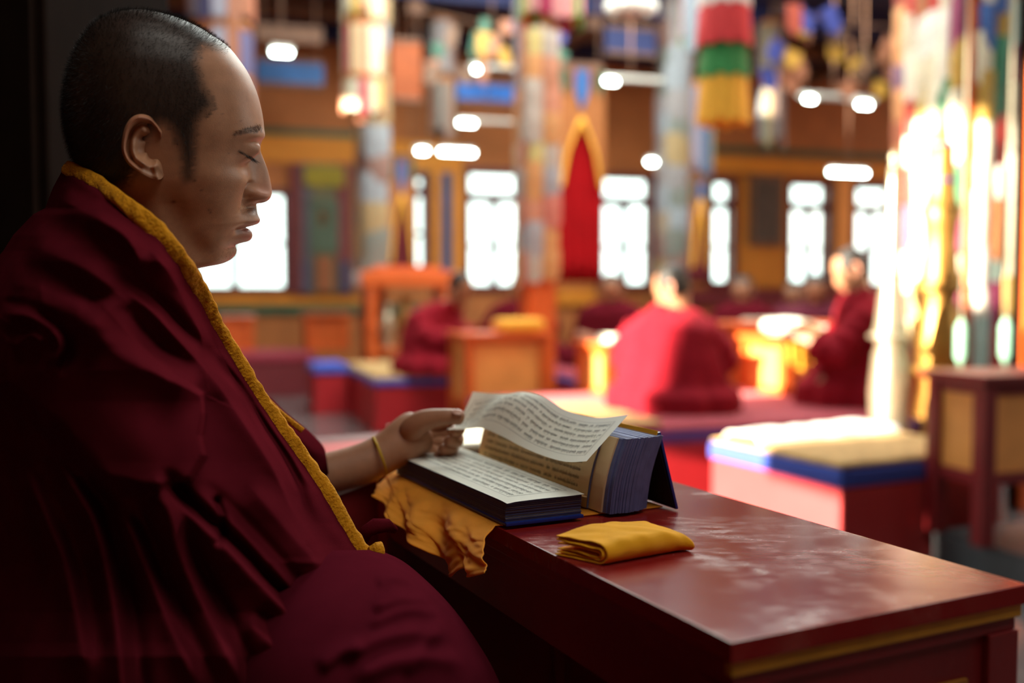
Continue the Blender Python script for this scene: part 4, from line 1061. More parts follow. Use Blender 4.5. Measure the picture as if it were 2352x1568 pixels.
def patch_pillar(px0, px1, d, z0, label, pal, rows, cols, seed, shaft='orange_wood', ptop=-60, pbot=None, field=1.0):
    a = P(px0, 670, d); b = P(px1, 670, d); hw = (b.x-a.x)/2/1.15; c = (a+b)/2; c.z = 0
    t = thing('pillar', c, label, 'pillar')
    v, f = boxgeo(Vector((c.x, c.y, (CEIL+z0)/2)), RAX, (hw*(.86 if field == 1 else .98), hw*(.86 if field == 1 else .98), (CEIL-z0)/2), .02); mobj('shaft', v, f, M(shaft), t, False)
    v, f = boxgeo(Vector((c.x, c.y, z0+.06)), RAX, (hw*1.05, hw*1.05, .06), .01); mobj('base', v, f, M('red_paint'), t, False)
    q = random.Random(seed)
    zt = P((px0+px1)/2, ptop, d).z; zb = P((px0+px1)/2, pbot if pbot else 640, d).z; zt = min(zt, CEIL-.05)
    for face, (ax, nx) in enumerate(((RV, -RU), (RU, -RV))):
        for j in range(cols):
            w = 2*hw*field/cols
            for i in range(rows):
                hh = (zt-zb)/rows; zc = zt-hh*(i+.5)-q.uniform(0, hh*.25)
                cc = Vector((c.x, c.y, zc))+nx*(hw*(.92 if field == 1 else 1.0)+q.uniform(0, .012))+ax*(-hw*field+w*(j+.5)+q.uniform(-.1, .1)*w)
                h2 = hh*q.uniform(.52, .85 if field < 1 else .72); mb = MB()
                V = []; ww = w*.56; bl = ww*(.62 if field < 1 else .35); th = []
                for e in range(7):
                    x = (e/6*2-1); th.append((x*ww, bl*math.sqrt(max(0, 1-x*x)), -h2*(.55+.45*math.sqrt(max(0, 1-x*x)))))
                for x, o_, zb_ in th: V += [cc+ax*x+UP*h2+nx*o_, cc+ax*x+UP*(h2*.2)+nx*(o_+.004), cc+ax*x+UP*zb_+nx*(o_*.9)]
                F = [(e*3+r_, e*3+r_+1, e*3+r_+4, e*3+r_+3) for e in range(6) for r_ in range(2)]
                F += [tuple(e*3 for e in range(7)), tuple(e*3+2 for e in range(6, -1, -1))]
                mobj('brocade_patch', V, F, cmat(q.choice(PAL[pal])), t, False)
    return t
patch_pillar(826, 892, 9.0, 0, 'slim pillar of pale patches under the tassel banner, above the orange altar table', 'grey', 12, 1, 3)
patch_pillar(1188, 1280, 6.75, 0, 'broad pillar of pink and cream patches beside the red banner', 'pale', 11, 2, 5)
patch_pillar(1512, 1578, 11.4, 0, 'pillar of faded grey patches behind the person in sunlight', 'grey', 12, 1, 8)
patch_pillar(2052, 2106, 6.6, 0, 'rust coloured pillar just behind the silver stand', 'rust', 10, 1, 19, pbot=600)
bigp = patch_pillar(2104, 2352, 5.3, 0, 'large sunlit orange pillar covered in bright patchwork strips', 'glare_vivid', 10, 5, 21, pbot=830, field=.86)
# tassel strips and tiered banners
def strips_banner(name, label, px0, px1, rings, d, cols, n, seed, cord=True):
    t = None; q = random.Random(seed)
    for ri, (py0, py1) in enumerate(rings):
        a = P(px0, py1, d); b = P(px1, py0, d); c = (a+b)/2; hw = (b.x-a.x)/2*(1-.05*(ri % 2)); zt = b.z; zb = a.z
        if t is None: t = thing(name, c, label, 'banner'); ztop = zt
        m_ = MB(); m_.lathe(Vector((c.x, c.y, zt)), [(hw*.95, -.04), (hw, 0), (hw*.9, .05)], 24); m_.build('hoop', M('brocade_gold'), t, True)
        for k in range(n):
            an = 2*PI*k/n; rd = Vector((math.cos(an), math.sin(an), 0)); tg_ = Vector((-math.sin(an), math.cos(an), 0)); w = hw*PI/n*.92; zz = zb+q.uniform(0, .22)*(zt-zb)
            V = []; prof = [(-w, zt), (w, zt), (w, zz+w*.6), (w*.55, zz+w*.1), (0, zz), (-w*.55, zz+w*.1), (-w, zz+w*.6)]
            for dp in (-.004, .006):
                for x, z in prof: V.append(Vector((c.x, c.y, 0))+rd*(hw*.93+dp)+tg_*x+UP*z)
            m = len(prof); F = [tuple(range(m))[::-1], tuple(range(m, 2*m))]+[(i, (i+1) % m, m+(i+1) % m, m+i) for i in range(m)]
            mobj('strip', V, F, cmat(q.choice(cols)), t, False)
    if cord:
        m_ = MB(); m_.tube([Vector((c.x, c.y, zb)), Vector((c.x, c.y, CEIL))], .010, 6); m_.build('cord', M('gold'), t)
    return t
VIV = [(240, 206, 150), (210, 230, 110), (236, 160, 160), (190, 40, 90), (236, 200, 50), (90, 160, 70), (230, 210, 150), (226, 90, 60)]
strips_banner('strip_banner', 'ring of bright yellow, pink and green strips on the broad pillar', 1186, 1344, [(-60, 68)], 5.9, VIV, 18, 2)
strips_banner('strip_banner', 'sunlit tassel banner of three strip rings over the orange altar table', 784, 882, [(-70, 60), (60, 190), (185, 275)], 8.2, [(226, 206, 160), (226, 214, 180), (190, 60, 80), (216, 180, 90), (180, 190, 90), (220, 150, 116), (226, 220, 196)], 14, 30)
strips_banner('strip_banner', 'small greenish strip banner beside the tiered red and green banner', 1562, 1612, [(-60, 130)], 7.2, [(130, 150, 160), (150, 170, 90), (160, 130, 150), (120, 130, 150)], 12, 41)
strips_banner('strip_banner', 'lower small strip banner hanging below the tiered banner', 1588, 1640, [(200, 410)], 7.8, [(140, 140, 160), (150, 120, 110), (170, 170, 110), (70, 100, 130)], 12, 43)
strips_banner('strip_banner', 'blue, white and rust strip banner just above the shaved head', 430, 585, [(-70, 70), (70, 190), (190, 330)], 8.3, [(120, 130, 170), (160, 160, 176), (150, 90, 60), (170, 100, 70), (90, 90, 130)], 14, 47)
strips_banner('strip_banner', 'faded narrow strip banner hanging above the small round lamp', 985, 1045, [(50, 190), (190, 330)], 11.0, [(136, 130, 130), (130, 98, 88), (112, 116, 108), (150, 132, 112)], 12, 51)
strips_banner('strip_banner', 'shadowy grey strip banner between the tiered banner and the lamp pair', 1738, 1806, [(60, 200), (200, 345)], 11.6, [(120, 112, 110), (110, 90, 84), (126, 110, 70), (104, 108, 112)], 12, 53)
def tiered_banner(px0, px1, tiers, d, label):
    c = P((px0+px1)/2, tiers[-1][1], d); hw = (px1-px0)/2*d/FPX
    t = thing('tiered_banner', c, label, 'banner')
    for (y0, y1, m, k) in tiers:
        zt, zb = P(0, y0, d).z, P(0, y1, d).z; V = []; n = 72; rows = 8
        for i in range(rows):
            s = i/(rows-1); z = zt+(zb-zt)*s
            for j in range(n):
                a = 2*PI*j/n; r = hw*k*(.93+.07*s)*(1+.05*s*math.sin(a*18)+.02*math.sin(a*7))
                V.append(Vector((c.x+r*math.cos(a), c.y+r*math.sin(a), z+(.012*math.sin(a*9) if i == rows-1 else 0))))
        F = [tuple(reversed(q)) for q in gridfaces(rows, n, True)]; F.append(tuple(range(n)))
        mobj('tier', V, F, M(m), t)
    m_ = MB(); zt = P(0, tiers[0][0], d).z; m_.tube([Vector((c.x, c.y, zt-.01)), Vector((c.x, c.y, CEIL))], .01, 8); m_.build('cord', M('gold'), t)
mat('tier_white', (226, 222, 214), rough=.8, var=.06, sheen=.2); mat('tier_red', (206, 44, 48), rough=.75, var=.1, sheen=.3); mat('tier_green', (40, 126, 60), rough=.75, var=.1, sheen=.3); mat('tier_yellow', (236, 170, 44), rough=.75, var=.1, sheen=.3)
tiered_banner(1600, 1722, [(-60, 18, 'tier_white', .95), (18, 108, 'tier_red', 1.0), (108, 182, 'tier_green', .94), (178, 284, 'tier_yellow', .96)], 5.2, 'cylindrical tiered banner in white, red, green and yellow pleats')
# red door-like banner with a golden pointed valance
def red_banner(px0, px1, py0, py1, ypk, d, label, wm='banner_red', cr=True):
    a = P(px0, py1, d); b = P(px1, py0, d); c = (a+b)/2; hw = (b.x-a.x)/2; t = thing('red_banner', Vector((c.x, c.y, a.z)), label, 'banner')
    V = []; nx, ny = 40, 12
    for i in range(ny):
        for j in range(nx):
            s = j/(nx-1)*2-1; z = b.z+(a.z-b.z)*i/(ny-1); V.append(Vector((c.x, c.y, z))+RV*(hw*s)-RU*(.02+.018*math.sin(s*14)*(i/(ny-1))))
    o = mobj('cloth', V, gridfaces(ny, nx), M(wm), t); sm = o.modifiers.new('t', 'SOLIDIFY'); sm.thickness = .01
    v, f = boxgeo(Vector((c.x, c.y, b.z+.03)), RAX, (hw*1.03, .04, .04), .008); mobj('rail', v, f, M('beam_brown'), t, False)
    r_ = MB()
    for k in (-.9, .9):
        q = Vector((c.x, c.y, b.z+.05))+RV*(hw*k); r_.tube([q, Vector((q.x, q.y, CEIL))], .006, 6)
    r_.build('hanger', M('beam_brown'), t)
    if cr:
        zp = P(0, ypk, d).z; zl = P(0, ypk+130, d).z; zc = b.z
        for sg in (-1, 1):
            pr = [(0, zc), (sg*hw*1.04, zc), (sg*hw*1.04, zl-.02), (sg*hw*.86, zl), (sg*hw*.6, zp+(zl-zp)*.40), (sg*hw*.28, zp+(zl-zp)*.06), (0, zp+.10)]
            V = [Vector((c.x, c.y, z))+RV*x-RU*dp for dp in (.055, .075) for x, z in pr]; n = len(pr)
            F = [tuple(range(n)), tuple(range(n, 2*n))[::-1]]+[(i, (i+1) % n, n+(i+1) % n, n+i) for i in range(n)]
            vl = mobj('valance', V, F, M('brocade_gold'), t, False)
            pts = [Vector((c.x, c.y, z))+RV*x-RU*.08 for x, z in pr[2:]]; mm = MB(); mm.tube(pts, .016, 6); mm.build('fringe', M('tier_yellow'), vl, True)
        for k, (mm_, w0, w1, dz) in enumerate([('green_band', -1, -.55, .22), ('panel_blue', -.35, .35, .34), ('green_band', .55, 1, .22), ('panel_orange', -.6, -.25, .12), ('panel_orange', .25, .6, .12)]):
            pr = [(w0*hw, zc), (w1*hw, zc), (w1*hw*.9+.1*w0*hw, zc-dz*.6), ((w0+w1)/2*hw, zc-dz), (w0*hw*.9+.1*w1*hw, zc-dz*.6)]
            V = [Vector((c.x, c.y, z))+RV*x-RU*dp for dp in (.078, .09) for x, z in pr]; n = 5
            F = [tuple(range(n)), tuple(range(n, 2*n))[::-1]]+[(i, (i+1) % n, n+(i+1) % n, n+i) for i in range(n)]
            mobj('pendant', V, F, M(mm_), t, False)
    return t
red_banner(1272, 1384, 165, 648, 300, 8.6, 'tall red cloth banner with a golden pointed valance and blue pendant')
red_banner(892, 948, 372, 640, 470, 10.5, 'narrow dark red banner hanging behind the orange altar table', 'wall_maroon')
red_banner(1578, 1622, 420, 650, 480, 10.2, 'narrow dark red banner behind the person in sunlight', 'wall_maroon')
# coloured flag scraps strung under the beams, far and high
q = random.Random(77)
fl = None
for k in range(46):
    if k % 23 == 0:
        lbl = ['tangle of coloured pennants under the beams near the large pillar', 'tangle of coloured pennants under the beams left of the tiered banner'][k//23]
        c0 = P(1960, 60, 8.5) if k == 0 else P(1130, 60, 9.5)
        fl = thing('pennant_string', c0, lbl, 'pennants'); m_ = MB(); m_.tube([c0-RV*.75+UP*.1, c0, c0+RV*.75+UP*.06], .006, 6); m_.build('cord', M('beam_brown'), fl)
        m_ = MB(); m_.tube([c0, Vector((c0.x, c0.y, CEIL))], .006, 6); m_.build('cord', M('beam_brown'), fl)
    p = c0+RV*q.uniform(-.75, .75)+UP*q.uniform(-.55, .05)-RU*q.uniform(-.15, .15); w, h = q.uniform(.04, .08), q.uniform(.07, .14)
    an = q.uniform(-.5, .5); ax = (RV*math.cos(an)+UP*math.sin(an)).normalized(); up2 = (UP*math.cos(an)-RV*math.sin(an))
    V = [p+ax*x+up2*z-RU*dp for dp in (0, .006) for x, z in ((-w, h), (w, h), (w, -h*.4), (0, -h), (-w, -h*.4))]
    F = [tuple(range(5)), tuple(range(5, 10))[::-1]]+[(i, (i+1) % 5, 5+(i+1) % 5, 5+i) for i in range(5)]
    mobj('pennant', V, F, cmat(q.choice([(196, 150, 60), (150, 60, 40), (60, 110, 90), (50, 60, 130), (170, 110, 80), (120, 90, 70)])), fl, False)
# ------------------------------------------------------------------ metal stands in the sun
def lathe_px(name, label, px, d, prof, m, rings, floor_z):
    c = P(px, 670, d); t = thing(name, Vector((c.x, c.y, floor_z)), label, 'stand')
    pr = sorted([(w*d/FPX, P(px, y, d).z) for y, w in prof], key=lambda a: a[1])
    m_ = MB(); m_.lathe(Vector((c.x, c.y, 0)), [(pr[0][0]*1.1, floor_z)]+pr, 32); m_.build('shaft', M(m), t, True)
    for y, w, hh, mm in rings:
        z = P(px, y, d).z; r_ = w*d/FPX; h2 = hh*d/FPX/2
        m_ = MB(); m_.lathe(Vector((c.x, c.y, 0)), [(r_*.8, z-h2), (r_, z-h2*.5), (r_, z+h2*.5), (r_*.8, z+h2)], 32); m_.build('ring', M(mm), t, True)
    return t
lathe_px('golden_stand', 'tall golden turned stand with blue enamel rings before the large pillar', 2158, 4.62,
         [(262, 4), (276, 8), (300, 12), (322, 14), (340, 26), (360, 26), (400, 30), (440, 30), (470, 36), (486, 44), (520, 36), (560, 34), (620, 40), (648, 46), (690, 34), (730, 44), (780, 50), (830, 50), (880, 40), (960, 52)], 'gold',
         [(334, 28, 8, 'enamel_blue'), (416, 34, 10, 'enamel_blue'), (478, 46, 10, 'gold'), (662, 58, 20, 'gold'), (850, 62, 22, 'gold')], 0.0)
lathe_px('silver_stand', 'pale silver turned stand with a ball finial near the window', 2048, 4.36,
         [(350, 3), (358, 9), (368, 9), (376, 4), (384, 10), (440, 13), (480, 12), (500, 16), (600, 17), (640, 22), (680, 28), (740, 34), (768, 40), (790, 32), (830, 40), (900, 46), (955, 44)], 'silver',
         [(478, 16, 10, 'silver'), (640, 26, 10, 'silver'), (772, 50, 14, 'silver'), (815, 40, 8, 'silver')], 0.0)
mat('cushion_purple', (84, 44, 110), rough=.85, var=.1, scale=30, sheen=.2)
# ------------------------------------------------------------------ platforms and cushions
def platform(label, corner, lv, lu, h, m, cushion=None, cz=.07, clabel=None, mside='cushion_blue', mtop='carpet_tan', AX=None):
    RV, RU = (AX or (globals()['RV'], globals()['RU'])); RAX = (RV, RU, UP)
    c = Vector((corner.x, corner.y, 0)); ctr = c+RV*(lv/2)+RU*(lu/2); t = thing('seat_platform', ctr, label, 'platform')
    v, f = boxgeo(ctr+UP*(h/2), RAX, (lv/2, lu/2, h/2), .008); mobj('body', v, f, M(m), t, False)
    v, f = boxgeo(ctr+UP*.03, RAX, (lv/2+.006, lu/2+.006, .03), .006); mobj('plinth', v, f, M(m), t, False)
    if cushion:
        t2 = thing('seat_cushion', ctr+UP*h, clabel, 'cushion'); 
        v, f = boxgeo(ctr+UP*(h+cz/2), RAX, (lv/2+.01, lu/2+.01, cz/2), .018); mobj('pad', v, f, M(mside), t2, True)
        V = []; n = 30
        for i in range(n):
            for j in range(n):
                a = i/(n-1)*2-1; b = j/(n-1)*2-1; e = min(1, (1-max(abs(a), abs(b)))*8)
                V.append(ctr+RV*(a*(lv/2-.0))+RU*(b*(lu/2-.0))+UP*(h+cz+.002+.014*e+.006*mnoise.noise(Vector((a*3, b*3, h)))*e))
        o = mobj('carpet', V, gridfaces(n, n), M(mtop), t2); sm = o.modifiers.new('t', 'SOLIDIFY'); sm.thickness = .012; sm.offset = -1
    return t
pc1 = G(1932, 1072, .36)
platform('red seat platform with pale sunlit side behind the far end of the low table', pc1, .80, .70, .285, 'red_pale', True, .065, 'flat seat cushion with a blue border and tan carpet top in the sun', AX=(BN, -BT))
pc2 = G(1300, 1003, .36)
platform('long red seat platform under the sunlit sitting people', pc2, 1.72, 1.5, .31, 'red_board', True, .05, 'long maroon seat pad with purple border under the sunlit people', 'cushion_purple', 'cushion_red')
pc3 = G(862, 872, .36)
platform('red seat platform with blue edge behind the orange desk with the yellow bundle', pc3, 1.25, 1.5, .31, 'red_board', True, .05, 'blue bordered seat pad under the person leaning to the orange desk', 'cushion_blue', 'carpet_tan')
pc4 = G(540, 822, .36)
platform('distant red platform below the wall screen', pc4, .72, 1.0, .31, 'wall_maroon', True, .05, 'pale pink pad on the distant platform', 'cushion_red', 'cushion_red')
pc5 = G(722, 846, .36)
platform('small red platform with blue top just before the altar table post', pc5, .26, .5, .31, 'red_board', True, .05, 'small blue seat pad near the altar table post', 'cushion_blue', 'cushion_blue')
platform('red seat platform at the back under the row of people by the windows', Vector((.54, 6.3, 0)), 2.6, 2.3, .31, 'red_board', True, .05, 'maroon seat pad under the row of people by the windows', 'cushion_blue', 'cushion_red')
mc = Vector((pc2.x, pc2.y, .3615))+RV*.24+RU*.42  # pale slab added to look like a blown-out patch of sun
v, f = boxgeo(mc+UP*.030, RAX, (.21, .38, .010), .004); o = mobj('seat_mat', v, f, M('carpet_tan'), None, False); tag(o, 'pale slab added as a sun patch at the end of the long red platform', 'mat')
# folded white cloth along the back of the sunlit cushion
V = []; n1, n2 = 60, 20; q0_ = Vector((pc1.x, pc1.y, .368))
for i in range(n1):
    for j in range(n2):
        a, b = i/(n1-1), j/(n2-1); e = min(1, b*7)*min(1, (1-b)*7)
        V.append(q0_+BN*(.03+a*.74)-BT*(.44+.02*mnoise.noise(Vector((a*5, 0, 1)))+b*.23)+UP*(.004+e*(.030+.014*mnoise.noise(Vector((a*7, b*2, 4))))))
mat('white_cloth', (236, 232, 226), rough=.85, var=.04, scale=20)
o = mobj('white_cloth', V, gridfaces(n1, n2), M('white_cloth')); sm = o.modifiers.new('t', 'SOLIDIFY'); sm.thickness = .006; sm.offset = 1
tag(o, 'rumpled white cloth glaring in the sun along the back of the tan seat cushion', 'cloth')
# ------------------------------------------------------------------ desks
def desk(label, corner, z0, lv, lu, h, mframe, mpanel, legs=0.0, name='desk', mtop=None, over=.02):
    c = Vector((corner.x, corner.y, 0)); ctr = c+RV*(lv/2)+RU*(lu/2); t = thing(name, ctr+UP*z0, label, 'desk'); pw = .026; zb = z0+legs
    v, f = boxgeo(ctr+UP*(z0+h-.012), RAX, (lv/2+over, lu/2+over, .014), .006); mobj('top', v, f, M(mtop or mframe), t, False)
    for a in (-1, 1):
        for b in (-1, 1):
            v, f = boxgeo(ctr+RV*(a*(lv/2-pw))+RU*(b*(lu/2-pw))+UP*(z0+(h-.026)/2), RAX, (pw, pw, (h-.026)/2), .004); mobj('leg', v, f, M(mframe), t, False)
    zt = z0+h-.026; zc = (zt+zb)/2; hh = (zt-zb)/2
    for sg, ax, nx, L_, dist in ((-1, RV, RU, lv, lu), (1, RV, RU, lv, lu), (-1, RU, RV, lu, lv), (1, RU, RV, lu, lv)):
        ax3 = (ax, nx, UP)
        v, f = boxgeo(ctr+nx*(sg*(dist/2-pw-.004))+UP*zc, ax3, (L_/2-pw, .006, hh)); pn = mobj('panel', v, f, M(mpanel), t, False)
        for dz in (-1, 1):
            v, f = boxgeo(ctr+nx*(sg*(dist/2-pw+.006))+UP*(zc+dz*(hh-.02)), ax3, (L_/2-2*pw, .010, .02), .004); mobj('rail', v, f, M(mframe), pn, False)
    return t
def corner_at(px, d): q = P(px, 670, d); return Vector((q.x, q.y, 0))
desk('orange wooden desk facing the camera with a yellow cloth bundle on top', corner_at(1068, 6.1), 0, .54, .42, .69, 'orange_wood', 'orange_panel', .24)
desk('orange desk with a glowing sunlit end beside the sunlit sitting person', corner_at(1392, 5.32), .378, .62, .44, .292, 'orange_wood', 'orange_panel', 0)
desk('orange desk with a sunlit end, white papers on it, before the person with back turned', corner_at(1802, 5.4), .378, .42, .44, .327, 'orange_wood', 'orange_panel', 0)
desk('distant orange desk on the platform below the wall screen', corner_at(702, 9.6), .378, .42, .36, .36, 'orange_wood', 'orange_wood', 0)
desk('second distant orange desk beside the robe of the reading person', corner_at(508, 9.5), .378, .30, .36, .34, 'orange_wood', 'orange_wood', 0)
desk('brown and orange desk behind the sunlit person, with papers', corner_at(1690, 6.0), 0, .8, .36, .76, 'orange_wood', 'panel_orange', 0)
rd = desk('reddish wooden desk on legs with an orange side panel half in the sun', corner_at(2268, 3.22), .112, .95, .27, .565, 'red_paint', 'orange_panel', .20)
# brass rail of the reddish desk
# tall orange altar table
at0 = P(842, 930, 8.8); t = thing('altar_table', Vector((at0.x+.35, at0.y, 0)), 'tall orange altar table on slim posts with vases standing beneath it', 'table')
zt = P(0, 640, 8.8).z
ctr = Vector((P(930, 640, 8.9).x, 8.9, 0))
v, f = boxgeo(ctr+UP*(zt), RAX, (.43, .24, .07), .02); mobj('top', v, f, M('orange_wood'), t, False)
v, f = boxgeo(ctr+UP*(zt+.085), RAX, (.30, .18, .025), .01); mobj('upper_moulding', v, f, M('orange_wood'), t, False)
for a in (-1, 1):
    for b in (-1, 1):
        m_ = MB(); q_ = ctr+RV*(a*.33)+RU*(b*.19); m_.box(q_+UP*(zt/2-.03), RAX, (.034, .034, zt/2-.035), .006); m_.build('leg', M('orange_wood'), t)
        m_ = MB(); m_.box(q_+UP*.66, RAX, (.052, .052, .025), .008); m_.build('leg_knob', M('orange_wood'), t)
v, f = boxgeo(ctr+UP*.44, RAX, (.32, .19, .016), .004); mobj('shelf', v, f, M('orange_wood'), t, False)
for k, (dx, du, m, sc, lb) in enumerate([(-.17, -.03, 'silver', .95, 'pale silver vase on the shelf of the altar table, nearest the post'), (.01, .03, 'gold', 1.05, 'tall brass vase in the middle of the altar table shelf'), (.19, -.02, 'silver', .75, 'small pale jar on the altar table shelf beside the sitting person')]):
    q_ = ctr+RV*dx+RU*du+UP*.457; o = thing('vase', q_, lb, 'vase'); m_ = MB()
    m_.lathe(q_, [(.05*sc, 0), (.055*sc, .02*sc), (.035*sc, .05*sc), (.075*sc, .15*sc), (.085*sc, .22*sc), (.05*sc, .31*sc), (.03*sc, .36*sc), (.05*sc, .42*sc)], 20); m_.build('body', M(m), o, True)
    m_ = MB(); m_.lathe(q_, [(.05*sc, .415*sc), (.056*sc, .425*sc), (.05*sc, .435*sc)], 20); m_.build('rim', M('gold'), o, True)
# small table behind the arm with an open white book in the sunlight
st0 = bk(-.43, -.06, 0)
sc_ = bk(-.518, .12, 0); t = thing('side_table', sc_, 'small reddish side table behind the forearm of the reading person', 'table')
v, f = boxgeo(sc_+UP*(.722), BAX, (.135, .22, .013), .004); mobj('tabletop', v, f, M('red_paint'), t, False)
for nn in (-1, 1):
    v, f = boxgeo(sc_+BN*(nn*.19)+UP*(.66 if nn > 0 else .37), BAX, (.11, .006, .05 if nn > 0 else .34)); mobj('apron' if nn > 0 else 'side_panel', v, f, M('red_paint'), t, False)  # the tall board is added to darken the underside
    v, f = boxgeo(sc_+BT*(nn*.115)+UP*.66, BAX, (.006, .18, .05)); mobj('apron', v, f, M('red_paint'), t, False)
    for a in (-1, 1):
        v, f = boxgeo(sc_+BN*(nn*.19)+BT*(a*.115)+UP*.3545, BAX, (.016, .016, .3545), .003); mobj('leg', v, f, M('orange_wood'), t, False)
def looseleaf(nm, label, c, ax, hx, hy, m='paper', n=1, th=.004):
    V = []; N_ = 14
    t = thing(nm, c, label, 'papers' if n > 1 else 'page')
    for k in range(n):
        V = []
        for i in range(N_):
            for j in range(N_):
                a = i/(N_-1)*2-1; b = j/(N_-1)*2-1
                V.append(c+ax[0]*(a*hx+.01*k)+ax[1]*(b*hy-.006*k)+UP*(.004+k*(th+.001)+.25*hy*a*a*(.12 if k == n-1 else .02)+.002*mnoise.noise(Vector((a*2, b*2, k+c.x)))))
        o = mobj('leaf', V, gridfaces(N_, N_), M(m), t); sm = o.modifiers.new('t', 'SOLIDIFY'); sm.thickness = th; sm.offset = 0
    return t
looseleaf('paper_stack', 'white sunlit leaves on the small side table beyond the hand', sc_+BN*.085+BT*.012+UP*.737, (BT, BN), .12, .10, 'paper', 2)
def desk_top_pt(px, d, z): q = P(px, 670, d); return Vector((q.x, q.y, z))
looseleaf('paper_stack', 'white papers on the orange desk with the glowing sunlit end', desk_top_pt(1432, 5.60, .672), RAX, .13, .10, 'paper', 3, .012)
pp_ = desk_top_pt(1846, 5.63, .708)
sp = thing('open_scripture', pp_, 'thick white open scripture with a rolled edge on the sunlit desk', 'book')
V = []; N_ = 24
for i in range(N_):
    for j in range(8):
        s = i/(N_-1); b = j/7*2-1; V.append(pp_+RV*((s-.5)*.34)+RU*(b*.11)+UP*(.05+.035*math.sin(s*PI*2.0-.6)*(1-s*.5)+.004*b))
o = mobj('leaf', V, gridfaces(N_, 8), M('paper'), sp); sm = o.modifiers.new('t', 'SOLIDIFY'); sm.thickness = .01; sm.offset = -1
v, f = boxgeo(pp_+UP*.014, RAX, (.16, .105, .013), .004); mobj('page_block', v, f, M('paper_cream'), sp, False)
m_ = MB(); m_.tube([pp_-RV*.17-RU*.11+UP*.05, pp_-RV*.17+RU*.11+UP*.05], .036, 16); m_.build('rolled_leaf', M('paper'), sp, True)
looseleaf('paper_stack', 'pale papers on the brown desk behind the sunlit person', desk_top_pt(1770, 6.25, .765), RAX, .16, .09, 'paper', 2, .008)
# cloth bundle on the first desk, cloth under the scripture
def bundle(name, label, c, hx, hy, hz, m):
    v, f = boxgeo(c+UP*hz, RAX, (hx, hy, hz), hz*.8); V = [p+Vector((.006*mnoise.noise(p*30), .006*mnoise.noise(p*30+Vector((5, 0, 0))), 0)) for p in v]
    o = mobj(name, V, f, M(m), None, True); tag(o, label, 'cloth'); ss = o.modifiers.new('s', 'SUBSURF'); ss.levels = 2; ss.render_levels = 2; return o
bundle('wrapped_bundle', 'golden yellow wrapped bundle on the orange desk facing the camera', Vector((P(1190, 760, 6.25).x, 6.30, .695)), .155, .10, .045, 'tier_yellow')
c_ = desk_top_pt(1836, 4.93, .36)
V = []
for i in range(16):
    for j in range(10):
        V.append(desk_top_pt(1845, 5.40, 0)+RV*((i/15-.5)*.20)-RU*(.030+.01*math.sin(i*1.3)*j/9)+UP*(.69-.18*j/9*(1-.35*abs(i/15-.5)*2)))
o = mobj('hanging_cloth', V, gridfaces(16, 10), M('tier_yellow')); sm = o.modifiers.new('t', 'SOLIDIFY'); sm.thickness = .004; tag(o, 'yellow cloth hanging over the front of the sunlit desk with papers', 'cloth')
# hanging weights beside the golden stand
for k, (px, y0, y1, lb) in enumerate([(2206, 640, 872, 'thin silver chain with a drop weight hanging near the golden stand'), (2308, 690, 868, 'thin silver chain with a drop weight hanging near the frame edge post')]):
    d = 4.2; a = P(px, y0, d); b = P(px, y1, d); t = thing('hanging_weight', a, lb, 'pendant'); m_ = MB(); m_.tube([Vector((a.x, a.y, CEIL)), b], .005, 6); m_.build('chain', M('silver'), t)
    m_ = MB(); m_.lathe(b, [(.004, -.045), (.022, -.03), (.026, -.005), (.012, .03), (.004, .045)], 16); m_.build('weight', M('silver'), t, True)
    m_ = MB(); m_.lathe(b+UP*.16, [(.006, -.1), (.024, -.06), (.024, .06), (.006, .1)], 14); m_.build('tassel', cmat((120, 170, 150)), t, True)
# orange post at the right frame edge, low stone step
q0 = P(2350, 670, 4.3); pst = thing('orange_post', Vector((q0.x, q0.y, 0)), 'slim orange post with a black groove beside the large pillar', 'post')
v, f = boxgeo(Vector((q0.x+.012, q0.y, CEIL/2)), RAX, (.022, .03, CEIL/2), .003); mobj('shaft', v, f, M('orange_wood'), pst, False)
v, f = boxgeo(Vector((q0.x-.022, q0.y+.006, CEIL/2)), RAX, (.012, .02, CEIL/2), .001); mobj('groove_strip', v, f, M('dark_wood'), pst, False)
dz_ = Vector((1.75, 2.7, 0))+RV*.7+RU*.42
dais = thing('low_dais', dz_, 'low dark grey dais on the floor under the reddish desk', 'dais')
v, f = boxgeo(dz_+UP*.048, RAX, (.70, .42, .048), .004); mobj('step', v, f, M('dark_stone'), dais, False)
v, f = boxgeo(dz_+UP*.103, RAX, (.69, .41, .008), .006); mobj('carpet', v, f, M('dark_stone'), dais, False)
# seat of the reading person
v, f = boxgeo(bk(-.02, -.29, .15), BAX, (.345, .26, .15), .01); o = mobj('seat_platform', v, f, M('red_board'), None, False); tag(o, 'low red platform under the reading person', 'platform')
v, f = boxgeo(bk(-.02, -.29, .33), BAX, (.34, .25, .03), .02); o = mobj('seat_cushion', v, f, M('cushion_red'), None, True); tag(o, 'maroon cushion under the reading person', 'cushion')
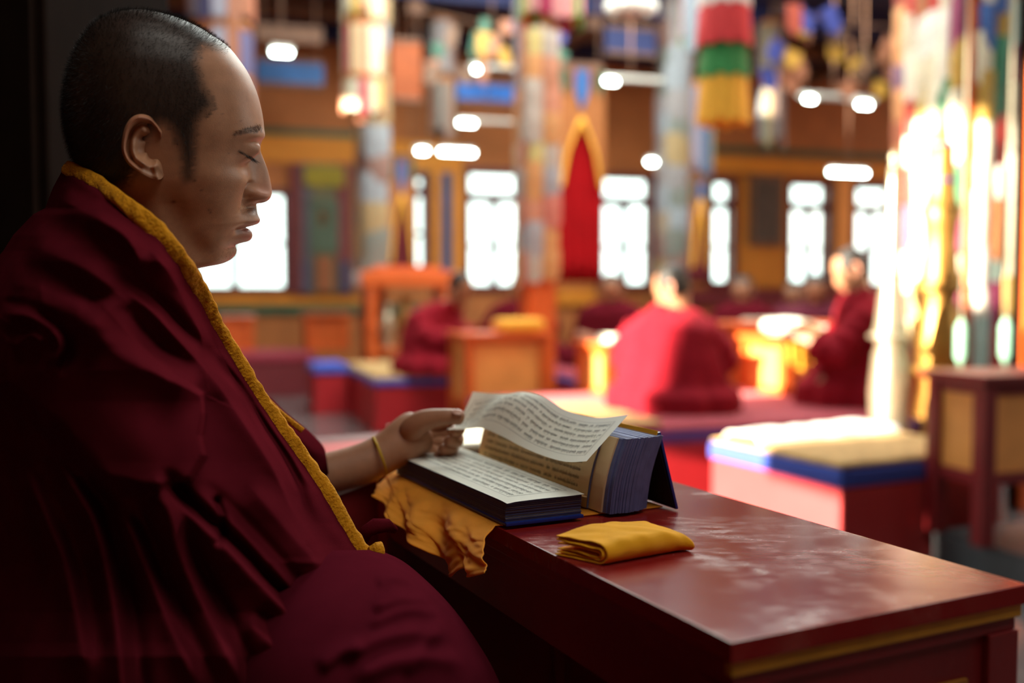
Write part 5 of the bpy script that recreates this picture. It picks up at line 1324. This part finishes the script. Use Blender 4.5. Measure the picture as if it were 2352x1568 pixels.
# ------------------------------------------------------------------ the people sitting in the hall
LV, LF, LC, LH, LSH, LPP = make_head(84, 56)
NRL, NCL = LSH
_rows_keep = 84-14
HEADV = LV[:_rows_keep*NCL]; HEADC = LC[:_rows_keep*NCL].copy(); HEADF = [tuple(reversed(q)) for q in gridfaces(_rows_keep, NCL, True)]
HEADH = LH[:_rows_keep*NCL]
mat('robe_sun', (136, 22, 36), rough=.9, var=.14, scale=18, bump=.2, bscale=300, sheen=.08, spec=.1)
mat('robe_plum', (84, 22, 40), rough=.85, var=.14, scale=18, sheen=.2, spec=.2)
def seated(label, hx, hy, d, seat, yaw, robe='robe_sun', reach=.34, hand_z=.30, hands=True, lean=.10, pitch=0.0, wide=1.0, bare=False, hs=1.0, seed=0, byaw=None):
    """a person seated cross-legged: yaw is where the person looks (0 = +x, pi/2 = away)"""
    hc = P(hx, hy, d); f_ = Vector((math.cos(yaw), math.sin(yaw), 0)); s_ = Vector((-f_.y, f_.x, 0))       # s_ = to the person's left
    hf_, hs_ = f_, s_
    if byaw is not None: f_ = Vector((math.cos(byaw), math.sin(byaw), 0)); s_ = Vector((-f_.y, f_.x, 0))
    base = Vector((hc.x, hc.y, 0))-f_*lean
    t = thing('person', Vector((base.x, base.y, seat)), label, 'person')
    H_ = hc.z-seat                               # head centre above the seat
    k = H_/.68
    def L(a, b, c): return base+f_*a+s_*b+UP*(seat+c)
    w2 = .35+.65*min(1, wide)
    def C(a, b, c, r, r2=None): q = L(a, b, c); return (q.x, q.y, q.z, r, r2 or r)
    trunk = [C(-.02, 0, .10*k, .15), C(-.01, 0, .22*k, .145), C(.02, 0, .36*k, .15), C(.05, 0, .46*k, .135), C(lean*.75, 0, .545*k, .062), C(lean*.95, 0, .60*k, .055), C(lean, 0, H_-.02, .05)]
    chains = [trunk]
    for sg in (-1, 1):
        sh = (.03, sg*.155*w2, .47*k); el = (.12, sg*.24*w2, .27*k); wr = (reach, sg*.12*w2, hand_z*k)
        chains.append([C(.03, sg*.05, .46*k, .06), C(*sh, .058), C((sh[0]+el[0])/2, (sh[1]+el[1])/2, (sh[2]+el[2])/2, .048), C(*el, .042), C((el[0]+wr[0])/2, (el[1]+wr[1])/2, (el[2]+wr[2])/2, .036), C(*wr, .026), C(wr[0]+.04, wr[1]-sg*.015, wr[2]+.004, .034, .02), C(wr[0]+.075, wr[1]-sg*.025, wr[2], .032, .017)])
        for q_, (o, ln) in enumerate(((-.026, .062), (-.009, .074), (.009, .070), (.026, .054))):
            b0 = (wr[0]+.070, wr[1]-sg*.025+o, wr[2]); chains.append([C(*b0, .010), C(b0[0]+ln*.5, b0[1], b0[2]-.004, .0085), C(b0[0]+ln*.85, b0[1], b0[2]-.018, .008), C(b0[0]+ln, b0[1], b0[2]-.032, .006)])
        chains.append([C(wr[0]+.03, wr[1]-sg*.03, wr[2]+.004, .012), C(wr[0]+.055, wr[1]-sg*.055, wr[2]+.004, .0105), C(wr[0]+.085, wr[1]-sg*.062, wr[2], .008)])
        chains.append([C(-.02, sg*.09, .10, .10), C(.12, sg*.20*wide, .12, .085), C(.22, sg*.28*wide, .10, .065), C(.24, sg*.10*wide, .07, .05), C(.23, -sg*.06*wide, .055, .04), C(.24, -sg*.12*wide, .045, .035)])
    V, F = skinmesh(chains, 1); V = [Vector((p.x, p.y, max(p.z, seat+.002))) for p in V]
    col = [(*lin((176, 124, 96)), 1)]*len(V); n0 = len(V)
    cp, sp_ = math.cos(pitch), math.sin(pitch)
    for x, y, z in HEADV:
        x, y, z = x*hs, y*hs, z*hs; x2 = x*cp+z*sp_; z2 = -x*sp_+z*cp; V.append(hc+hf_*x2+hs_*y+UP*z2)
    F += [tuple(i+n0 for i in q) for q in HEADF]; col = col+[tuple(c) for c in HEADC]
    b = mobj('body', V, F, M('skin'), t, True, col)
    # cropped hair cap
    hv = []; hf = []; mp = {}
    for q in HEADF:
        if sum(HEADH[i] for i in q)/4 > .45:
            for i in q:
                if i not in mp:
                    mp[i] = len(hv); p = V[n0+i]; hv.append(p+(p-hc).normalized()*.0035)
            hf.append(tuple(mp[i] for i in q))
    hm = mobj('hair', hv, hf, M('black_hair'), t, True)
    for sg in (-1, 1):
        ec = Vector((-.028, sg*.076, -.004)); x2 = ec.x*cp+ec.z*sp_; z2 = -ec.x*sp_+ec.z*cp
        pts = []
        for a in np.linspace(-2.2, 2.2, 9): pts.append(hc+hf_*(x2-.017*math.cos(a)+.004)+hs_*(ec.y+sg*.012*math.cos(a/2))+UP*(z2+.030*math.sin(a)))
        vv, ff = tubegeo(pts, .0065, 8); mobj('ear', vv, ff, M('skin_ear'), t)
    # robe: rings from the neck down over the shoulders to the lap and the crossed knees
    rows = 40; nc = 96; RV_ = []
    for i in range(rows):
        s = i/(rows-1)
        zz = np.interp(s, [0, .08, .2, .45, .7, .85, 1], [.575, .55, .47, .30, .16, .10, .0])*k if s < 1 else .0
        rx = np.interp(s, [0, .08, .2, .45, .7, .85, 1], [.075, .115, .175, .19, .26, .33, .33])*(.6+.4*wide)
        ry = np.interp(s, [0, .08, .2, .45, .7, .85, 1], [.085, .17, .265, .30, .34, .40, .40])*(.2+.8*wide if s < .3 else wide)
        cx = np.interp(s, [0, .2, .45, .7, 1], [lean*.75, .04, .03, .08, .10])
        for j in range(nc):
            a = 2*PI*j/nc; pl = 1+.035*s*math.sin(a*9+seed+s*3)+.02*s*math.sin(a*17+seed*2)+.03*mnoise.noise(Vector((math.cos(a)*2, math.sin(a)*2, s*3+seed)))
            RV_.append(L(cx+rx*math.cos(a)*pl, ry*math.sin(a)*pl, zz+.012*mnoise.noise(Vector((math.cos(a)*3, math.sin(a)*3, s*6+seed)))))
    RV_ = [Vector((p.x, p.y, max(p.z, seat+.001))) for p in RV_]
    RF = [tuple(reversed(q)) for q in gridfaces(rows, nc, True)]
    ro = mobj('robe', RV_, RF, M(robe), t)
    # shawl edge over the shoulder
    sh_pts = [L(lean*.75-.06, .02, .575*k), L(lean*.6, .10, .565*k), L(.13, .12, .48*k), L(.21, .02, .36*k), L(.24, -.10, .26*k), L(.30, -.16, .17*k)]
    cs = catmull([tuple(p) for p in sh_pts], 30); vv, ff = tubegeo(cs, [.018+.006*math.sin(i*.9) for i in range(30)], 10); mobj('shawl_edge', vv, ff, M(robe), t)
    if not bare:
        for sg in (-1, 1):
            pts = [L(.03, sg*.165*w2, .455*k), L(.10, sg*.25*w2, .33*k), L(.15, sg*.25*w2, .27*k), L((.12+reach)/2, sg*.19*w2, (.27+hand_z)/2*k)]
            cs = catmull([tuple(p) for p in pts], 24); vv, ff = tubegeo(cs, [.075+.010*math.sin(i*1.4)+.008*(i/23) for i in range(24)], 14, False)
            o = mobj('sleeve', vv, ff, M(robe), t); sm = o.modifiers.new('t', 'SOLIDIFY'); sm.thickness = .004
    return t
mat('skin_ear', (190, 128, 104), rough=.5, var=.06)
st_ = .384
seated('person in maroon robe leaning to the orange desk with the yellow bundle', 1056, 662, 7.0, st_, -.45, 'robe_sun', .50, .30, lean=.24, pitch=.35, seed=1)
seated('person in maroon robe partly hidden behind the yellow bundle', 1196, 662, 8.4, st_, -1.5, 'robe', .34, .28, pitch=.3, seed=2)
seated('person with a bare forearm seated below the red banner', 1404, 664, 7.6, st_, -1.75, 'robe', .38, .26, pitch=.3, bare=True, seed=3)
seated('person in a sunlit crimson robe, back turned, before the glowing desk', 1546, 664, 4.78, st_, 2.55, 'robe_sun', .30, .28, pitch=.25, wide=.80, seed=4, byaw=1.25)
seated('person in maroon robe seen behind the crimson robed one', 1706, 668, 8.0, st_, -2.0, 'robe', .34, .28, pitch=.3, seed=5)
seated('person in a dark plum robe beneath the two-pane window', 1872, 668, 7.1, st_, -1.8, 'robe_plum', .34, .28, pitch=.4, seed=6)
seated('person in dark robe bending, next to the plum robed one', 1824, 676, 8.7, st_, -2.1, 'robe_plum', .34, .26, pitch=.4, seed=9)
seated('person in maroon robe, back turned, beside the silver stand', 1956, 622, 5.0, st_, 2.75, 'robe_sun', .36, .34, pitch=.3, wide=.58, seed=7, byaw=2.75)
